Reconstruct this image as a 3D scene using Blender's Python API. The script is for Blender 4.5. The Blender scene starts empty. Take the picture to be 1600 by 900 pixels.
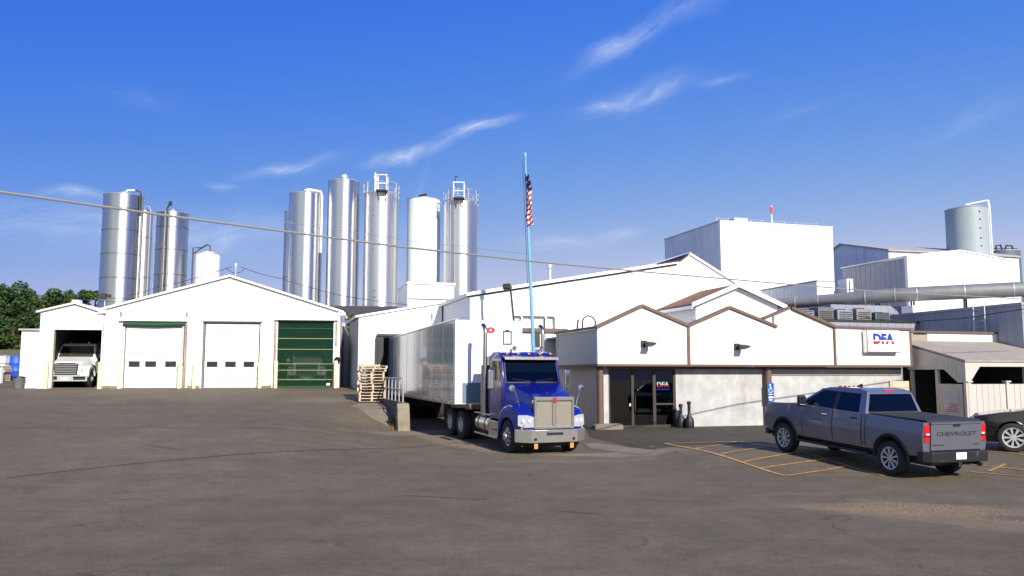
import bpy, bmesh, math, random
from mathutils import Vector, Matrix, Euler
from mathutils.geometry import tessellate_polygon
rnd = random.Random(7)
SC = bpy.context.scene
COL = SC.collection
rad = math.radians

# ------------------------------------------------------------------ camera, sky, sun, exposure
cam_d = bpy.data.cameras.new('camera'); cam = bpy.data.objects.new('camera', cam_d); COL.objects.link(cam)
cam_d.sensor_width = 36; cam_d.lens = 36 * 1300 / 1600; cam_d.clip_start = .1; cam_d.clip_end = 3000
cam.location = (0, 0, 2.5); cam.rotation_euler = (rad(90) + math.atan(135 / 1300), 0, 0)
SC.camera = cam
SC.view_settings.view_transform = 'Standard'; SC.view_settings.look = 'None'
SC.view_settings.gamma = 1; SC.view_settings.use_curve_mapping = False
SC.view_settings.exposure = .62
SUN_AZ, SUN_EL = 26, 29                      # degrees to the right of straight behind the camera, and up
s = Vector((math.sin(rad(SUN_AZ)) * math.cos(rad(SUN_EL)), -math.cos(rad(SUN_AZ)) * math.cos(rad(SUN_EL)), math.sin(rad(SUN_EL))))
sun_d = bpy.data.lights.new('sun', 'SUN'); sun = bpy.data.objects.new('sun', sun_d); COL.objects.link(sun)
sun_d.energy = 4.4; sun_d.angle = rad(.5); sun_d.color = (1, .93, .82)
sun.rotation_euler = s.to_track_quat('Z', 'Y').to_euler(); sun.location = (0, 0, 60)
W = bpy.data.worlds.new('World'); SC.world = W; W.use_nodes = True

def sky_world():
    nt = W.node_tree; N = nt.nodes; L = nt.links
    bg = N['Background']; bg.inputs['Strength'].default_value = .085
    sky = N.new('ShaderNodeTexSky'); sky.sky_type = 'NISHITA'; sky.sun_disc = False
    sky.sun_elevation = rad(SUN_EL); sky.sun_rotation = rad(180 + SUN_AZ)
    sky.air_density = 1.0; sky.dust_density = .7; sky.ozone_density = 3.2; sky.altitude = 200
    tc = N.new('ShaderNodeTexCoord'); sep = N.new('ShaderNodeSeparateXYZ'); L.new(tc.outputs['Generated'], sep.inputs[0])
    def m(op, a, b=None, clamp=False):
        n = N.new('ShaderNodeMath'); n.operation = op; n.use_clamp = clamp
        for i, x in enumerate((a, b)):
            if x is None: continue
            if isinstance(x, (int, float)): n.inputs[i].default_value = x
            else: L.new(x, n.inputs[i])
        return n.outputs[0]
    # clearer, deeper blue than the bare model: one tone curve per channel
    sc = N.new('ShaderNodeSeparateColor'); L.new(sky.outputs[0], sc.inputs[0]); hs = N.new('ShaderNodeCombineColor'); K = .1306
    rd, gn, bl = [m('MULTIPLY', sc.outputs[i], K) for i in range(3)]
    ratio = N.new('ShaderNodeMapRange'); L.new(rd, ratio.inputs['Value'])
    for k_, v_ in zip(('From Min', 'From Max', 'To Min', 'To Max'), (.05, .50, .08, .86)): ratio.inputs[k_].default_value = v_
    g2 = m('MINIMUM', m('MULTIPLY', gn, .68), 1.1)
    L.new(m('MULTIPLY', m('MULTIPLY', g2, m('MAXIMUM', ratio.outputs[0], .25)), 1 / K), hs.inputs[0]); L.new(m('MULTIPLY', g2, 1 / K), hs.inputs[1])
    L.new(m('MULTIPLY', m('MAXIMUM', m('MINIMUM', m('MULTIPLY', m('POWER', bl, .4), 1.0), .77), m('MULTIPLY', g2, 1.02)), 1 / K), hs.inputs[2])
    az = m('ARCTAN2', sep.outputs[0], sep.outputs[1]); el = m('ARCSINE', sep.outputs[2])
    cb = N.new('ShaderNodeCombineXYZ'); L.new(az, cb.inputs[0]); L.new(el, cb.inputs[1])
    wn = N.new('ShaderNodeTexNoise'); wn.inputs['Scale'].default_value = 9; wn.inputs['Detail'].default_value = 3
    L.new(cb.outputs[0], wn.inputs['Vector'])
    wp = N.new('ShaderNodeVectorMath'); wp.operation = 'MULTIPLY_ADD'; wp.inputs[1].default_value = (.05, .05, 0)
    L.new(wn.outputs['Color'], wp.inputs[0]); 
    off = N.new('ShaderNodeVectorMath'); off.operation = 'ADD'; off.inputs[1].default_value = (-.025, -.025, 0)
    L.new(cb.outputs[0], off.inputs[0]); L.new(off.outputs[0], wp.inputs[2])
    total = None
    # cirrus wisps: azimuth, elevation, tilt (deg), half length, half width (rad), opacity
    for (a, e, t, ln, wd, op) in [(-.125, .264, 15, .09, .014, .8), (-.04, .296, 16, .075, .015, .95), (-.265, .243, 12, .10, .013, .45), (.170, .402, 25, .17, .022, .36), (.13, .386, 22, .07, .020, .5),
                                  (.15, .328, 12, .12, .026, .35), (.185, .330, 14, .05, .012, .42), (.11, .322, 2, .045, .010, .4), (.25, .338, 10, .05, .011, .22),
                                  (.34, .292, 14, .07, .012, .12), (.52, .27, 14, .10, .016, .16), (-.34, .217, -3, .03, .009, .4), (-.49, .19, -4, .05, .010, .5),
                                  (-.42, .160, 0, .40, .045, .42), (.06, .16, 0, .1, .02, .3), (.13, .165, 10, .05, .014, .35), (-.33, .155, 60, .05, .02, .3), (-.43, .30, -6, .09, .02, .08), (-.12, .20, 70, .10, .008, .14)]:
        mp = N.new('ShaderNodeMapping'); mp.vector_type = 'TEXTURE'
        mp.inputs['Location'].default_value = (a, e, 0); mp.inputs['Rotation'].default_value = (0, 0, rad(t)); mp.inputs['Scale'].default_value = (ln, wd, 1)
        L.new(wp.outputs[0], mp.inputs[0])
        gr = N.new('ShaderNodeTexGradient'); gr.gradient_type = 'QUADRATIC_SPHERE'; L.new(mp.outputs[0], gr.inputs[0])
        rt = N.new('ShaderNodeMapping'); rt.vector_type = 'TEXTURE'; rt.inputs['Rotation'].default_value = (0, 0, rad(t + 8)); rt.inputs['Scale'].default_value = (.13, .022, 1)
        rt.inputs['Location'].default_value = (a * 3, e * 5, 0)
        L.new(wp.outputs[0], rt.inputs[0])
        ns = N.new('ShaderNodeTexNoise'); ns.inputs['Scale'].default_value = 1.5; ns.inputs['Detail'].default_value = 10; ns.inputs['Roughness'].default_value = .72
        L.new(rt.outputs[0], ns.inputs['Vector'])
        nz = m('MULTIPLY', m('SUBTRACT', ns.outputs['Fac'], .30, True), 2.3, True)
        mk = m('MULTIPLY', m('MULTIPLY', gr.outputs['Fac'], nz), op * 1.25)
        total = mk if total is None else m('ADD', total, mk, True)
    mx = N.new('ShaderNodeMix'); mx.data_type = 'RGBA'; L.new(m('MULTIPLY', total, .85), mx.inputs['Factor'])
    L.new(hs.outputs[0], mx.inputs['A']); mx.inputs['B'].default_value = (7.6, 8.0, 8.6, 1)
    L.new(mx.outputs['Result'], bg.inputs['Color'])
sky_world()

# ------------------------------------------------------------------ materials
def mat(name, col, rough=.6, metal=0, coat=0, var=0, vscale=3, bump=0, bscale=40, stain=None, wave=None, spec=.5, emit=None, stretch=None, aniso=0):
    """Principled with optional colour variation, streaks (stain), corrugation (wave = metres per rib, depth)."""
    m = bpy.data.materials.new(name); m.use_nodes = True
    nt = m.node_tree; N = nt.nodes; L = nt.links; b = N['Principled BSDF']
    b.inputs['Base Color'].default_value = (*col, 1); b.inputs['Roughness'].default_value = rough; b.inputs['Metallic'].default_value = metal
    b.inputs['Specular IOR Level'].default_value = spec
    if coat: b.inputs['Coat Weight'].default_value = coat; b.inputs['Coat Roughness'].default_value = .04
    if aniso:      # brushed round the shell: highlights stretch up and down
        b.inputs['Anisotropic'].default_value = aniso; b.inputs['Anisotropic Rotation'].default_value = .25
        tg_ = nt.nodes.new('ShaderNodeTangent'); tg_.direction_type = 'RADIAL'; tg_.axis = 'Z'; nt.links.new(tg_.outputs[0], b.inputs['Tangent'])
    if emit: b.inputs['Emission Color'].default_value = (*emit[0], 1); b.inputs['Emission Strength'].default_value = emit[1]
    tc = N.new('ShaderNodeTexCoord'); co = tc.outputs['Object']
    if stretch:
        mp = N.new('ShaderNodeMapping'); mp.inputs['Scale'].default_value = stretch; L.new(co, mp.inputs[0]); cs = mp.outputs[0]
    else: cs = co
    last = None
    if var:
        n = N.new('ShaderNodeTexNoise'); n.inputs['Scale'].default_value = vscale; n.inputs['Detail'].default_value = 6; n.inputs['Roughness'].default_value = .65
        L.new(cs, n.inputs['Vector'])
        r = N.new('ShaderNodeMapRange'); r.inputs['From Min'].default_value = .3; r.inputs['From Max'].default_value = .7
        r.inputs['To Min'].default_value = 1 - var; r.inputs['To Max'].default_value = 1 + var * .6
        L.new(n.outputs['Fac'], r.inputs['Value'])
        x = N.new('ShaderNodeVectorMath'); x.operation = 'SCALE'; x.inputs[0].default_value = col; L.new(r.outputs[0], x.inputs['Scale'])
        last = x.outputs[0]
    if stain:
        sc, amt, scol = stain
        mp = N.new('ShaderNodeMapping'); mp.inputs['Scale'].default_value = (sc, sc, sc * .16); L.new(co, mp.inputs[0])
        n = N.new('ShaderNodeTexNoise'); n.inputs['Scale'].default_value = 1; n.inputs['Detail'].default_value = 8; n.inputs['Roughness'].default_value = .7; L.new(mp.outputs[0], n.inputs['Vector'])
        r = N.new('ShaderNodeMapRange'); r.inputs['From Min'].default_value = .5; r.inputs['From Max'].default_value = .78; r.inputs['To Max'].default_value = amt; L.new(n.outputs['Fac'], r.inputs['Value'])
        mx = N.new('ShaderNodeMix'); mx.data_type = 'RGBA'; L.new(r.outputs[0], mx.inputs['Factor'])
        if last: L.new(last, mx.inputs['A'])
        else: mx.inputs['A'].default_value = (*col, 1)
        mx.inputs['B'].default_value = (*scol, 1); last = mx.outputs['Result']
    if last: L.new(last, b.inputs['Base Color'])
    nrm = None
    if wave:
        sx = N.new('ShaderNodeSeparateXYZ'); L.new(co, sx.inputs[0])
        if len(wave) > 2 and wave[2] == 'z': src = sx.outputs[2]
        else:
            ad = N.new('ShaderNodeMath'); ad.operation = 'ADD'; L.new(sx.outputs[0], ad.inputs[0]); L.new(sx.outputs[1], ad.inputs[1]); src = ad.outputs[0]
        ml = N.new('ShaderNodeMath'); ml.operation = 'MULTIPLY'; ml.inputs[1].default_value = 1 / wave[0]; L.new(src, ml.inputs[0])
        pp = N.new('ShaderNodeMath'); pp.operation = 'PINGPONG'; pp.inputs[1].default_value = .5; L.new(ml.outputs[0], pp.inputs[0])
        mr = N.new('ShaderNodeMapRange'); mr.inputs['From Min'].default_value = .05; mr.inputs['From Max'].default_value = .16; L.new(pp.outputs[0], mr.inputs['Value'])
        bp = N.new('ShaderNodeBump'); bp.inputs['Distance'].default_value = wave[1]; bp.inputs['Strength'].default_value = .8; L.new(mr.outputs[0], bp.inputs['Height']); nrm = bp.outputs[0]
    if bump:
        n = N.new('ShaderNodeTexNoise'); n.inputs['Scale'].default_value = bscale; n.inputs['Detail'].default_value = 5; L.new(cs, n.inputs['Vector'])
        bp = N.new('ShaderNodeBump'); bp.inputs['Distance'].default_value = bump; bp.inputs['Strength'].default_value = .7; L.new(n.outputs['Fac'], bp.inputs['Height'])
        if nrm: L.new(nrm, bp.inputs['Normal'])
        nrm = bp.outputs[0]
    if nrm: L.new(nrm, b.inputs['Normal'])
    return m

def glass(name, tint, clear):
    m = bpy.data.materials.new(name); m.use_nodes = True
    nt = m.node_tree; N = nt.nodes; L = nt.links; out = N['Material Output']; N.remove(N['Principled BSDF'])
    g = N.new('ShaderNodeBsdfGlossy'); g.inputs['Roughness'].default_value = .02
    t = N.new('ShaderNodeBsdfTransparent'); t.inputs['Color'].default_value = (*[clear * k for k in tint], 1)
    f = N.new('ShaderNodeFresnel'); f.inputs['IOR'].default_value = 1.6
    x = N.new('ShaderNodeMixShader'); L.new(f.outputs[0], x.inputs[0]); L.new(t.outputs[0], x.inputs[1]); L.new(g.outputs[0], x.inputs[2]); L.new(x.outputs[0], out.inputs['Surface'])
    return m

def screen_mesh(name, col, see):
    m = bpy.data.materials.new(name); m.use_nodes = True
    nt = m.node_tree; N = nt.nodes; L = nt.links; out = N['Material Output']; p = N['Principled BSDF']
    p.inputs['Base Color'].default_value = (*col, 1); p.inputs['Roughness'].default_value = .8; p.inputs['Specular IOR Level'].default_value = .1
    t = N.new('ShaderNodeBsdfTransparent'); x = N.new('ShaderNodeMixShader'); x.inputs[0].default_value = see
    L.new(p.outputs[0], x.inputs[1]); L.new(t.outputs[0], x.inputs[2]); L.new(x.outputs[0], out.inputs['Surface'])
    return m

WHITE = (.80, .80, .79)
X = dict(
    siding=mat('white_siding', WHITE, .45, var=.05, vscale=.7, wave=(.30, .02), stain=(.9, .22, (.55, .53, .48))),
    panel=mat('white_painted_panel', WHITE, .5, var=.05, vscale=1.5, stain=(.8, .25, (.56, .52, .45))),
    plain=mat('white_smooth_paint', (.82, .82, .81), .4, var=.04, vscale=1.2),
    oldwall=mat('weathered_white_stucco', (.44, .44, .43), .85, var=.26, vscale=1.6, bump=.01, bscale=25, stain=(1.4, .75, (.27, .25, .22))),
    corr=mat('grey_corrugated_metal', (.70, .71, .73), .45, metal=.35, var=.10, vscale=.6, wave=(.45, .05), stain=(.8, .4, (.30, .31, .34))),
    lap=mat('white_lap_siding', (.74, .74, .73), .55, wave=(.16, .012, 'z'), var=.05),
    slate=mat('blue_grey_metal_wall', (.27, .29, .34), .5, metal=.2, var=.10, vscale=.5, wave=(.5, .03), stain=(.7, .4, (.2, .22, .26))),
    tan=mat('tan_vertical_siding', (.48, .44, .375), .7, var=.12, vscale=1.2, wave=(.22, .015), stain=(1.5, .3, (.34, .30, .24))),
    shedroof=mat('tan_rolled_roofing', (.33, .29, .235), .85, var=.16, vscale=1.2, bump=.01, bscale=60),
    vinyl=mat('cream_vinyl_board', (.50, .47, .425), .5, var=.06, vscale=1.5, wave=(.15, .012), stain=(1.5, .3, (.5, .45, .37))),
    brown=mat('brown_trim_paint', (.13, .08, .057), .6, var=.15, vscale=4),
    brownroof=mat('rust_brown_shingle', (.20, .11, .065), .9, var=.22, vscale=3, bump=.02, bscale=30),
    darkroof=mat('dark_shingle_roof', (.045, .038, .036), .9, var=.2, vscale=2, bump=.02, bscale=30),
    greyroof=mat('grey_membrane_roof', (.35, .35, .36), .8, var=.15, vscale=1),
    rust=mat('rust_stained_strip', (.30, .20, .14), .8, var=.4, vscale=8, stain=(6, .8, (.6, .56, .5))),
    cream=mat('cream_bollard_paint', (.74, .66, .42), .6, var=.15, vscale=6, stain=(5, .5, (.55, .5, .42))),
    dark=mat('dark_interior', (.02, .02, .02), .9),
    floor=mat('dark_concrete_floor', (.12, .115, .11), .8, var=.2),
    green=screen_mesh('green_mesh_door_fabric', (.010, .045, .024), .50),
    greencloth=mat('green_rolled_fabric', (.012, .06, .032), .7),
    yellowbar=mat('pale_yellow_bar', (.27, .25, .11), .6),
    steel=mat('brushed_stainless', (.72, .72, .72), .38, metal=1, var=.06, vscale=2, stretch=(1, 1, .03), aniso=.85),
    steel2=mat('stainless_with_hoops', (.70, .70, .69), .42, metal=1, var=.10, vscale=1.1, stretch=(1, 1, .10), aniso=.8),
    steel3=mat('dull_stainless', (.74, .73, .72), .48, metal=.92, var=.08, vscale=1.5, stretch=(1, 1, .05), aniso=.75),
    palegreen=mat('pale_green_white_tank_paint', (.66, .73, .70), .5, var=.05, vscale=.4, stain=(.6, .2, (.5, .55, .52))),
    greentank=mat('grey_green_tank_paint', (.31, .37, .385), .45, var=.07, vscale=.5, stain=(.6, .3, (.30, .37, .36))),
    darktank=mat('dark_slate_tank_paint', (.10, .13, .16), .5, var=.1),
    duct=mat('galvanised_duct_metal', (.27, .265, .255), .5, metal=.4, var=.22, vscale=1.2, stain=(1.2, .4, (.25, .24, .23))),
    galv=mat('galvanised_rail', (.55, .56, .57), .5, metal=.6, var=.1),
    whitepipe=mat('white_pipe_paint', (.8, .8, .8), .4),
    darkmetal=mat('dark_bronze_metal', (.045, .038, .03), .5, metal=.3),
    black=mat('black_plastic', (.012, .012, .013), .5),
    darkchrome=mat('weathered_chrome_pipe', (.36, .33, .29), .34, metal=1, var=.2, vscale=5),
    rearrim=mat('dull_rear_rim', (.34, .33, .32), .5, metal=.2),
    trim=mat('bright_truck_trim', (.50, .49, .46), .2, metal=.75, var=.12, vscale=6),
    lens=mat('headlamp_lens', (.36, .38, .41), .08, coat=1),
    rimsilver=mat('silver_rim_paint', (.46, .46, .455), .35, metal=.25),
    rubber=mat('tyre_rubber', (.018, .017, .017), .8, var=.2, vscale=6),
    chrome=mat('polished_chrome', (.80, .80, .80), .10, metal=1),
    alu=mat('satin_aluminium', (.62, .61, .58), .28, metal=1, var=.1, vscale=5),
    grillemesh=mat('diamond_grille_mesh', (.27, .245, .20), .4, metal=.5, var=.35, vscale=30, bump=.02, bscale=60),
    blue=mat('deep_blue_truck_paint', (.005, .010, .185), .2, coat=.7),
    wpaint=mat('white_truck_paint', (.86, .87, .88), .3, coat=.6),
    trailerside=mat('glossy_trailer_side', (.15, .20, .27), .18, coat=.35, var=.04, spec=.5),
    trailerend=mat('white_trailer_nose', (.82, .82, .82), .4, var=.03),
    frame=mat('black_chassis_steel', (.02, .02, .022), .6),
    pickup=mat('slate_blue_metallic_paint', (.155, .165, .20), .40, metal=.5, coat=1),
    suv=mat('dark_brown_black_paint', (.020, .012, .011), .3, metal=.3, coat=1),
    darkglass=glass('dark_tinted_glass', (.66, .68, .62), .72),
    cabglass=glass('dark_blue_windscreen_glass', (.5, .65, .8), .30),
    doorglass=glass('storefront_glass', (.6, .68, .66), .5),
    winglass=mat('small_dark_window', (.02, .022, .02), .1),
    redlens=mat('red_tail_lens', (.55, .01, .012), .12, coat=1),
    amber=mat('amber_marker_lens', (.62, .26, .08), .2, coat=1),
    clear=mat('clear_headlight_lens', (.85, .87, .9), .12, metal=.5, coat=1),
    wood=mat('weathered_pallet_wood', (.58, .45, .33), .85, var=.4, vscale=5, stretch=(1, 6, 6), bump=.004, bscale=30),
    darkconcrete=mat('dark_wall_concrete', (.075, .064, .05), .9, var=.35, vscale=2, bump=.01, bscale=14),
    concrete=mat('old_concrete', (.235, .20, .15), .9, var=.42, vscale=2.5, bump=.015, bscale=14, stain=(2, .5, (.20, .17, .13))),
    slabconc=mat('pale_concrete_slab', (.20, .17, .12), .9, var=.25, vscale=1.2, bump=.006, bscale=30),
    poleblue=mat('light_blue_pole_paint', (.15, .36, .52), .45),
    flagred=mat('flag_red', (.42, .02, .035), .8), flagwhite=mat('flag_white', (.75, .74, .72), .8), flagblue=mat('flag_navy', (.015, .025, .10), .8),
    signblue=mat('sign_blue', (.01, .09, .42), .5), signwhite=mat('sign_white', (.82, .82, .82), .5), logored=mat('logo_red', (.34, .012, .02), .5), logoblue=mat('logo_blue', (.01, .04, .28), .5),
    greytext=mat('grey_lettering', (.35, .36, .38), .6), darktext=mat('dark_lettering', (.03, .03, .035), .5),
    neonw=mat('lit_white_tube', (.8, .8, .8), .5, emit=((.95, .97, 1), 4)), neonr=mat('lit_red_tube', (.8, .05, .05), .5, emit=((1, .05, .06), 4)), neonb=mat('lit_blue_tube', (.05, .1, .8), .5, emit=((.08, .14, 1), 3)),
    plate=mat('white_number_plate', (.80, .80, .78), .5), orange=mat('orange_plastic', (.8, .10, .02), .5), yellow=mat('yellow_line_paint', (.46, .26, .075), .8, var=.5, vscale=5, stain=(2.5, .6, (.16, .12, .07))),
    bluebarrel=mat('blue_barrel_plastic', (.02, .09, .50), .5), greybin=mat('grey_plastic', (.12, .125, .13), .6), wire=mat('black_cable', (.03, .03, .03), .6), wirelight=mat('weathered_grey_cable', (.22, .22, .215), .6),
    bark=mat('tree_bark', (.07, .05, .035), .9, var=.3), 
)

def leaf_mat(name, c1, c2):
    m = bpy.data.materials.new(name); m.use_nodes = True
    nt = m.node_tree; N = nt.nodes; L = nt.links; b = N['Principled BSDF']; b.inputs['Roughness'].default_value = .7; b.inputs['Specular IOR Level'].default_value = .2
    tc = N.new('ShaderNodeTexCoord'); n = N.new('ShaderNodeTexNoise'); n.inputs['Scale'].default_value = .8; n.inputs['Detail'].default_value = 4; L.new(tc.outputs['Object'], n.inputs['Vector'])
    mx = N.new('ShaderNodeMix'); mx.data_type = 'RGBA'; mx.inputs['A'].default_value = (*c1, 1); mx.inputs['B'].default_value = (*c2, 1)
    r = N.new('ShaderNodeMapRange'); r.inputs['From Min'].default_value = .35; r.inputs['From Max'].default_value = .65; L.new(n.outputs['Fac'], r.inputs['Value'])
    L.new(r.outputs[0], mx.inputs['Factor']); L.new(mx.outputs['Result'], b.inputs['Base Color'])
    return m
X['leaf'] = leaf_mat('dark_green_leaves', (.022, .050, .014), (.055, .095, .025))
X['leaf2'] = leaf_mat('mid_green_leaves', (.032, .062, .016), (.075, .115, .032))
X['leafdry'] = leaf_mat('yellowish_leaves', (.16, .13, .03), (.10, .11, .03))

# ------------------------------------------------------------------ mesh helpers
class M:
    def __init__(self): self.bm = bmesh.new(); self.mats = []; self.mi = 0
    def use(self, k):
        m = X[k] if isinstance(k, str) else k
        if m not in self.mats: self.mats.append(m)
        self.mi = self.mats.index(m); return self
    def poly(self, vs, fs):
        b = [self.bm.verts.new(v) for v in vs]; out = []
        for f in fs:
            try:
                q = self.bm.faces.new([b[i] for i in f]); q.material_index = self.mi; out.append(q)
            except ValueError: pass
        return b
    def box(self, x0, x1, y0, y1, z0, z1, rot=None, at=(0, 0, 0)):
        v = [(x, y, z) for x in (x0, x1) for y in (y0, y1) for z in (z0, z1)]
        if rot is not None:
            R = Euler(rot).to_matrix(); v = [R @ Vector(p) + Vector(at) for p in v]
        elif at != (0, 0, 0): v = [Vector(p) + Vector(at) for p in v]
        self.poly(v, [(0, 1, 3, 2), (4, 6, 7, 5), (0, 4, 5, 1), (2, 3, 7, 6), (0, 2, 6, 4), (1, 5, 7, 3)]); return self
    def plate(self, loops, axis, a, b):
        """polygon with holes, extruded along an axis from a to b"""
        if not isinstance(loops[0][0], (tuple, list)): loops = [loops]
        def p3(p, t): return {'x': (t, p[0], p[1]), 'y': (p[0], t, p[1]), 'z': (p[0], p[1], t)}[axis]
        flat = [p for l in loops for p in l]
        tris = tessellate_polygon([[Vector((p[0], p[1], 0)) for p in l] for l in loops]); n = len(flat)
        fs = [tuple(t) for t in tris] + [tuple(i + n for i in reversed(t)) for t in tris]; k = 0
        if len(loops) == 1: fs = [tuple(range(n)), tuple(range(2 * n - 1, n - 1, -1))]
        for l in loops:
            c = len(l)
            for i in range(c): j = (i + 1) % c; fs.append((k + i, k + j, k + j + n, k + i + n))
            k += c
        self.poly([p3(p, a) for p in flat] + [p3(p, b) for p in flat], fs); return self
    def slab(self, pts, t=.1, d=(0, 0, -1)):
        n = len(pts); o = Vector(d) * t
        vs = [Vector(p) for p in pts]; vs += [p + o for p in vs]
        fs = [tuple(range(n)), tuple(range(2 * n - 1, n - 1, -1))] + [(i, (i + 1) % n, (i + 1) % n + n, i + n) for i in range(n)]
        self.poly(vs, fs); return self
    def tube(self, path, r, seg=8, caps=True):
        P = [Vector(p) for p in path]; rings = []
        rs = r if isinstance(r, (list, tuple)) else [r] * len(P)
        up = None
        for i, p in enumerate(P):
            d = (P[min(i + 1, len(P) - 1)] - P[max(i - 1, 0)]).normalized()
            if up is None: up = Vector((0, 0, 1)) if abs(d.z) < .9 else Vector((1, 0, 0))
            a = d.cross(up)
            if a.length < 1e-5: a = d.cross(Vector((0, 1, 0)))
            a.normalize(); b = a.cross(d).normalized(); up = b
            rings.append([p + (a * math.cos(2 * math.pi * k / seg) + b * math.sin(2 * math.pi * k / seg)) * rs[i] for k in range(seg)])
        vs = [v for q in rings for v in q]; fs = []
        for i in range(len(P) - 1):
            for k in range(seg): j = (k + 1) % seg; fs.append((i * seg + k, i * seg + j, (i + 1) * seg + j, (i + 1) * seg + k))
        if caps: fs += [tuple(range(seg)), tuple(range((len(P) - 1) * seg, len(P) * seg))]
        self.poly(vs, fs); return self
    def lathe(self, prof, c=(0, 0, 0), axis='z', seg=32, caps=True):
        vs = []; fs = []; n = len(prof)
        for k in range(seg):
            t = 2 * math.pi * k / seg
            for r, h in prof:
                a, b = r * math.cos(t), r * math.sin(t)
                v = {'z': (a, b, h), 'x': (h, a, b), 'y': (a, h, b)}[axis]; vs.append((v[0] + c[0], v[1] + c[1], v[2] + c[2]))
        for k in range(seg):
            j = (k + 1) % seg
            for i in range(n - 1): fs.append((k * n + i, j * n + i, j * n + i + 1, k * n + i + 1))
        if caps and prof[0][0] > 1e-4: fs.append(tuple(k * n for k in range(seg)))
        if caps and prof[-1][0] > 1e-4: fs.append(tuple(k * n + n - 1 for k in range(seg)))
        self.poly(vs, fs); return self
    def shaped(self, outline, wf, cuts_z=(), cuts_y=()):
        """side outline in (y, z) given width wf(y, z) on both sides, cut into bands so the flanks can curve"""
        tmp = bmesh.new(); n = len(outline)
        vs = [tmp.verts.new((sx, p[0], p[1])) for sx in (-1, 1) for p in outline]
        tmp.faces.new(vs[:n]); tmp.faces.new(list(reversed(vs[n:])))
        for i in range(n): tmp.faces.new((vs[i], vs[(i + 1) % n], vs[(i + 1) % n + n], vs[i + n]))
        for z in cuts_z: bmesh.ops.bisect_plane(tmp, geom=tmp.verts[:] + tmp.edges[:] + tmp.faces[:], plane_co=(0, 0, z), plane_no=(0, 0, 1))
        for y in cuts_y: bmesh.ops.bisect_plane(tmp, geom=tmp.verts[:] + tmp.edges[:] + tmp.faces[:], plane_co=(0, y, 0), plane_no=(0, 1, 0))
        for v in tmp.verts: v.co.x = (1 if v.co.x > 0 else -1) * wf(v.co.y, v.co.z)
        bmesh.ops.remove_doubles(tmp, verts=tmp.verts[:], dist=1e-4)
        tmp.verts.index_update()
        self.poly([v.co.copy() for v in tmp.verts], [[v.index for v in f.verts] for f in tmp.faces]); tmp.free(); return self
    def build(self, name, parent=None, bevel=0, seg=2, angle=35, weld=False, loc=None):
        if weld: bmesh.ops.remove_doubles(self.bm, verts=self.bm.verts[:], dist=1e-4)
        bmesh.ops.recalc_face_normals(self.bm, faces=self.bm.faces[:])
        me = bpy.data.meshes.new(name); self.bm.to_mesh(me); self.bm.free()
        for m in self.mats: me.materials.append(m)
        me.polygons.foreach_set('use_smooth', [True] * len(me.polygons)); me.set_sharp_from_angle(angle=rad(angle))
        o = bpy.data.objects.new(name, me); COL.objects.link(o)
        if parent: o.parent = parent
        if loc: o.location = loc
        if bevel:
            b = o.modifiers.new('bevel', 'BEVEL'); b.width = bevel; b.segments = seg; b.limit_method = 'ANGLE'; b.angle_limit = rad(40); b.harden_normals = True
        return o

def tag(o, label, cat, group=None):
    o['label'] = label; o['category'] = cat
    if group: o['group'] = group
    return o
def thing(name, label, cat, loc=(0, 0, 0), rot=0, group=None):
    o = bpy.data.objects.new(name, None); COL.objects.link(o); o.location = loc
    o.rotation_euler = rot if isinstance(rot, tuple) else (0, 0, rad(rot)); o.empty_display_size = .2
    return tag(o, label, cat, group)
def struct(o, kind='structure'): o['kind'] = kind; return o
def dup(root, loc=None, rot=None, label=None):
    r = root.copy(); COL.objects.link(r)
    if loc is not None: r.location = loc
    if rot is not None: r.rotation_euler = rot
    if label: r['label'] = label
    for ch in list(root.children):
        c = ch.copy(); COL.objects.link(c); c.parent = r
        for g in list(ch.children): d = g.copy(); COL.objects.link(d); d.parent = c
    return r
def text_mesh(txt, size, width=None, depth=.004, bold=0.0):
    """letters standing in the local xz plane facing -y, centred; returns verts and faces"""
    cu = bpy.data.curves.new('letters', 'FONT'); cu.body = txt; cu.size = size; cu.align_x = 'CENTER'; cu.align_y = 'CENTER'; cu.extrude = depth; cu.offset = bold; cu.resolution_u = 3
    ob = bpy.data.objects.new('letters', cu); COL.objects.link(ob)
    dg = bpy.context.evaluated_depsgraph_get(); me = bpy.data.meshes.new_from_object(ob.evaluated_get(dg))
    vs = [(v.co.x, -v.co.z, v.co.y) for v in me.vertices]; fs = [tuple(p.vertices) for p in me.polygons]
    bpy.data.objects.remove(ob); bpy.data.curves.remove(cu); bpy.data.meshes.remove(me)
    if width:
        w = max(v[0] for v in vs) - min(v[0] for v in vs); k = width / w; vs = [(v[0] * k, v[1], v[2]) for v in vs]
    cx = (max(v[0] for v in vs) + min(v[0] for v in vs)) / 2; cz = (max(v[2] for v in vs) + min(v[2] for v in vs)) / 2
    return [(v[0] - cx, v[1], v[2] - cz) for v in vs], fs

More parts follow.
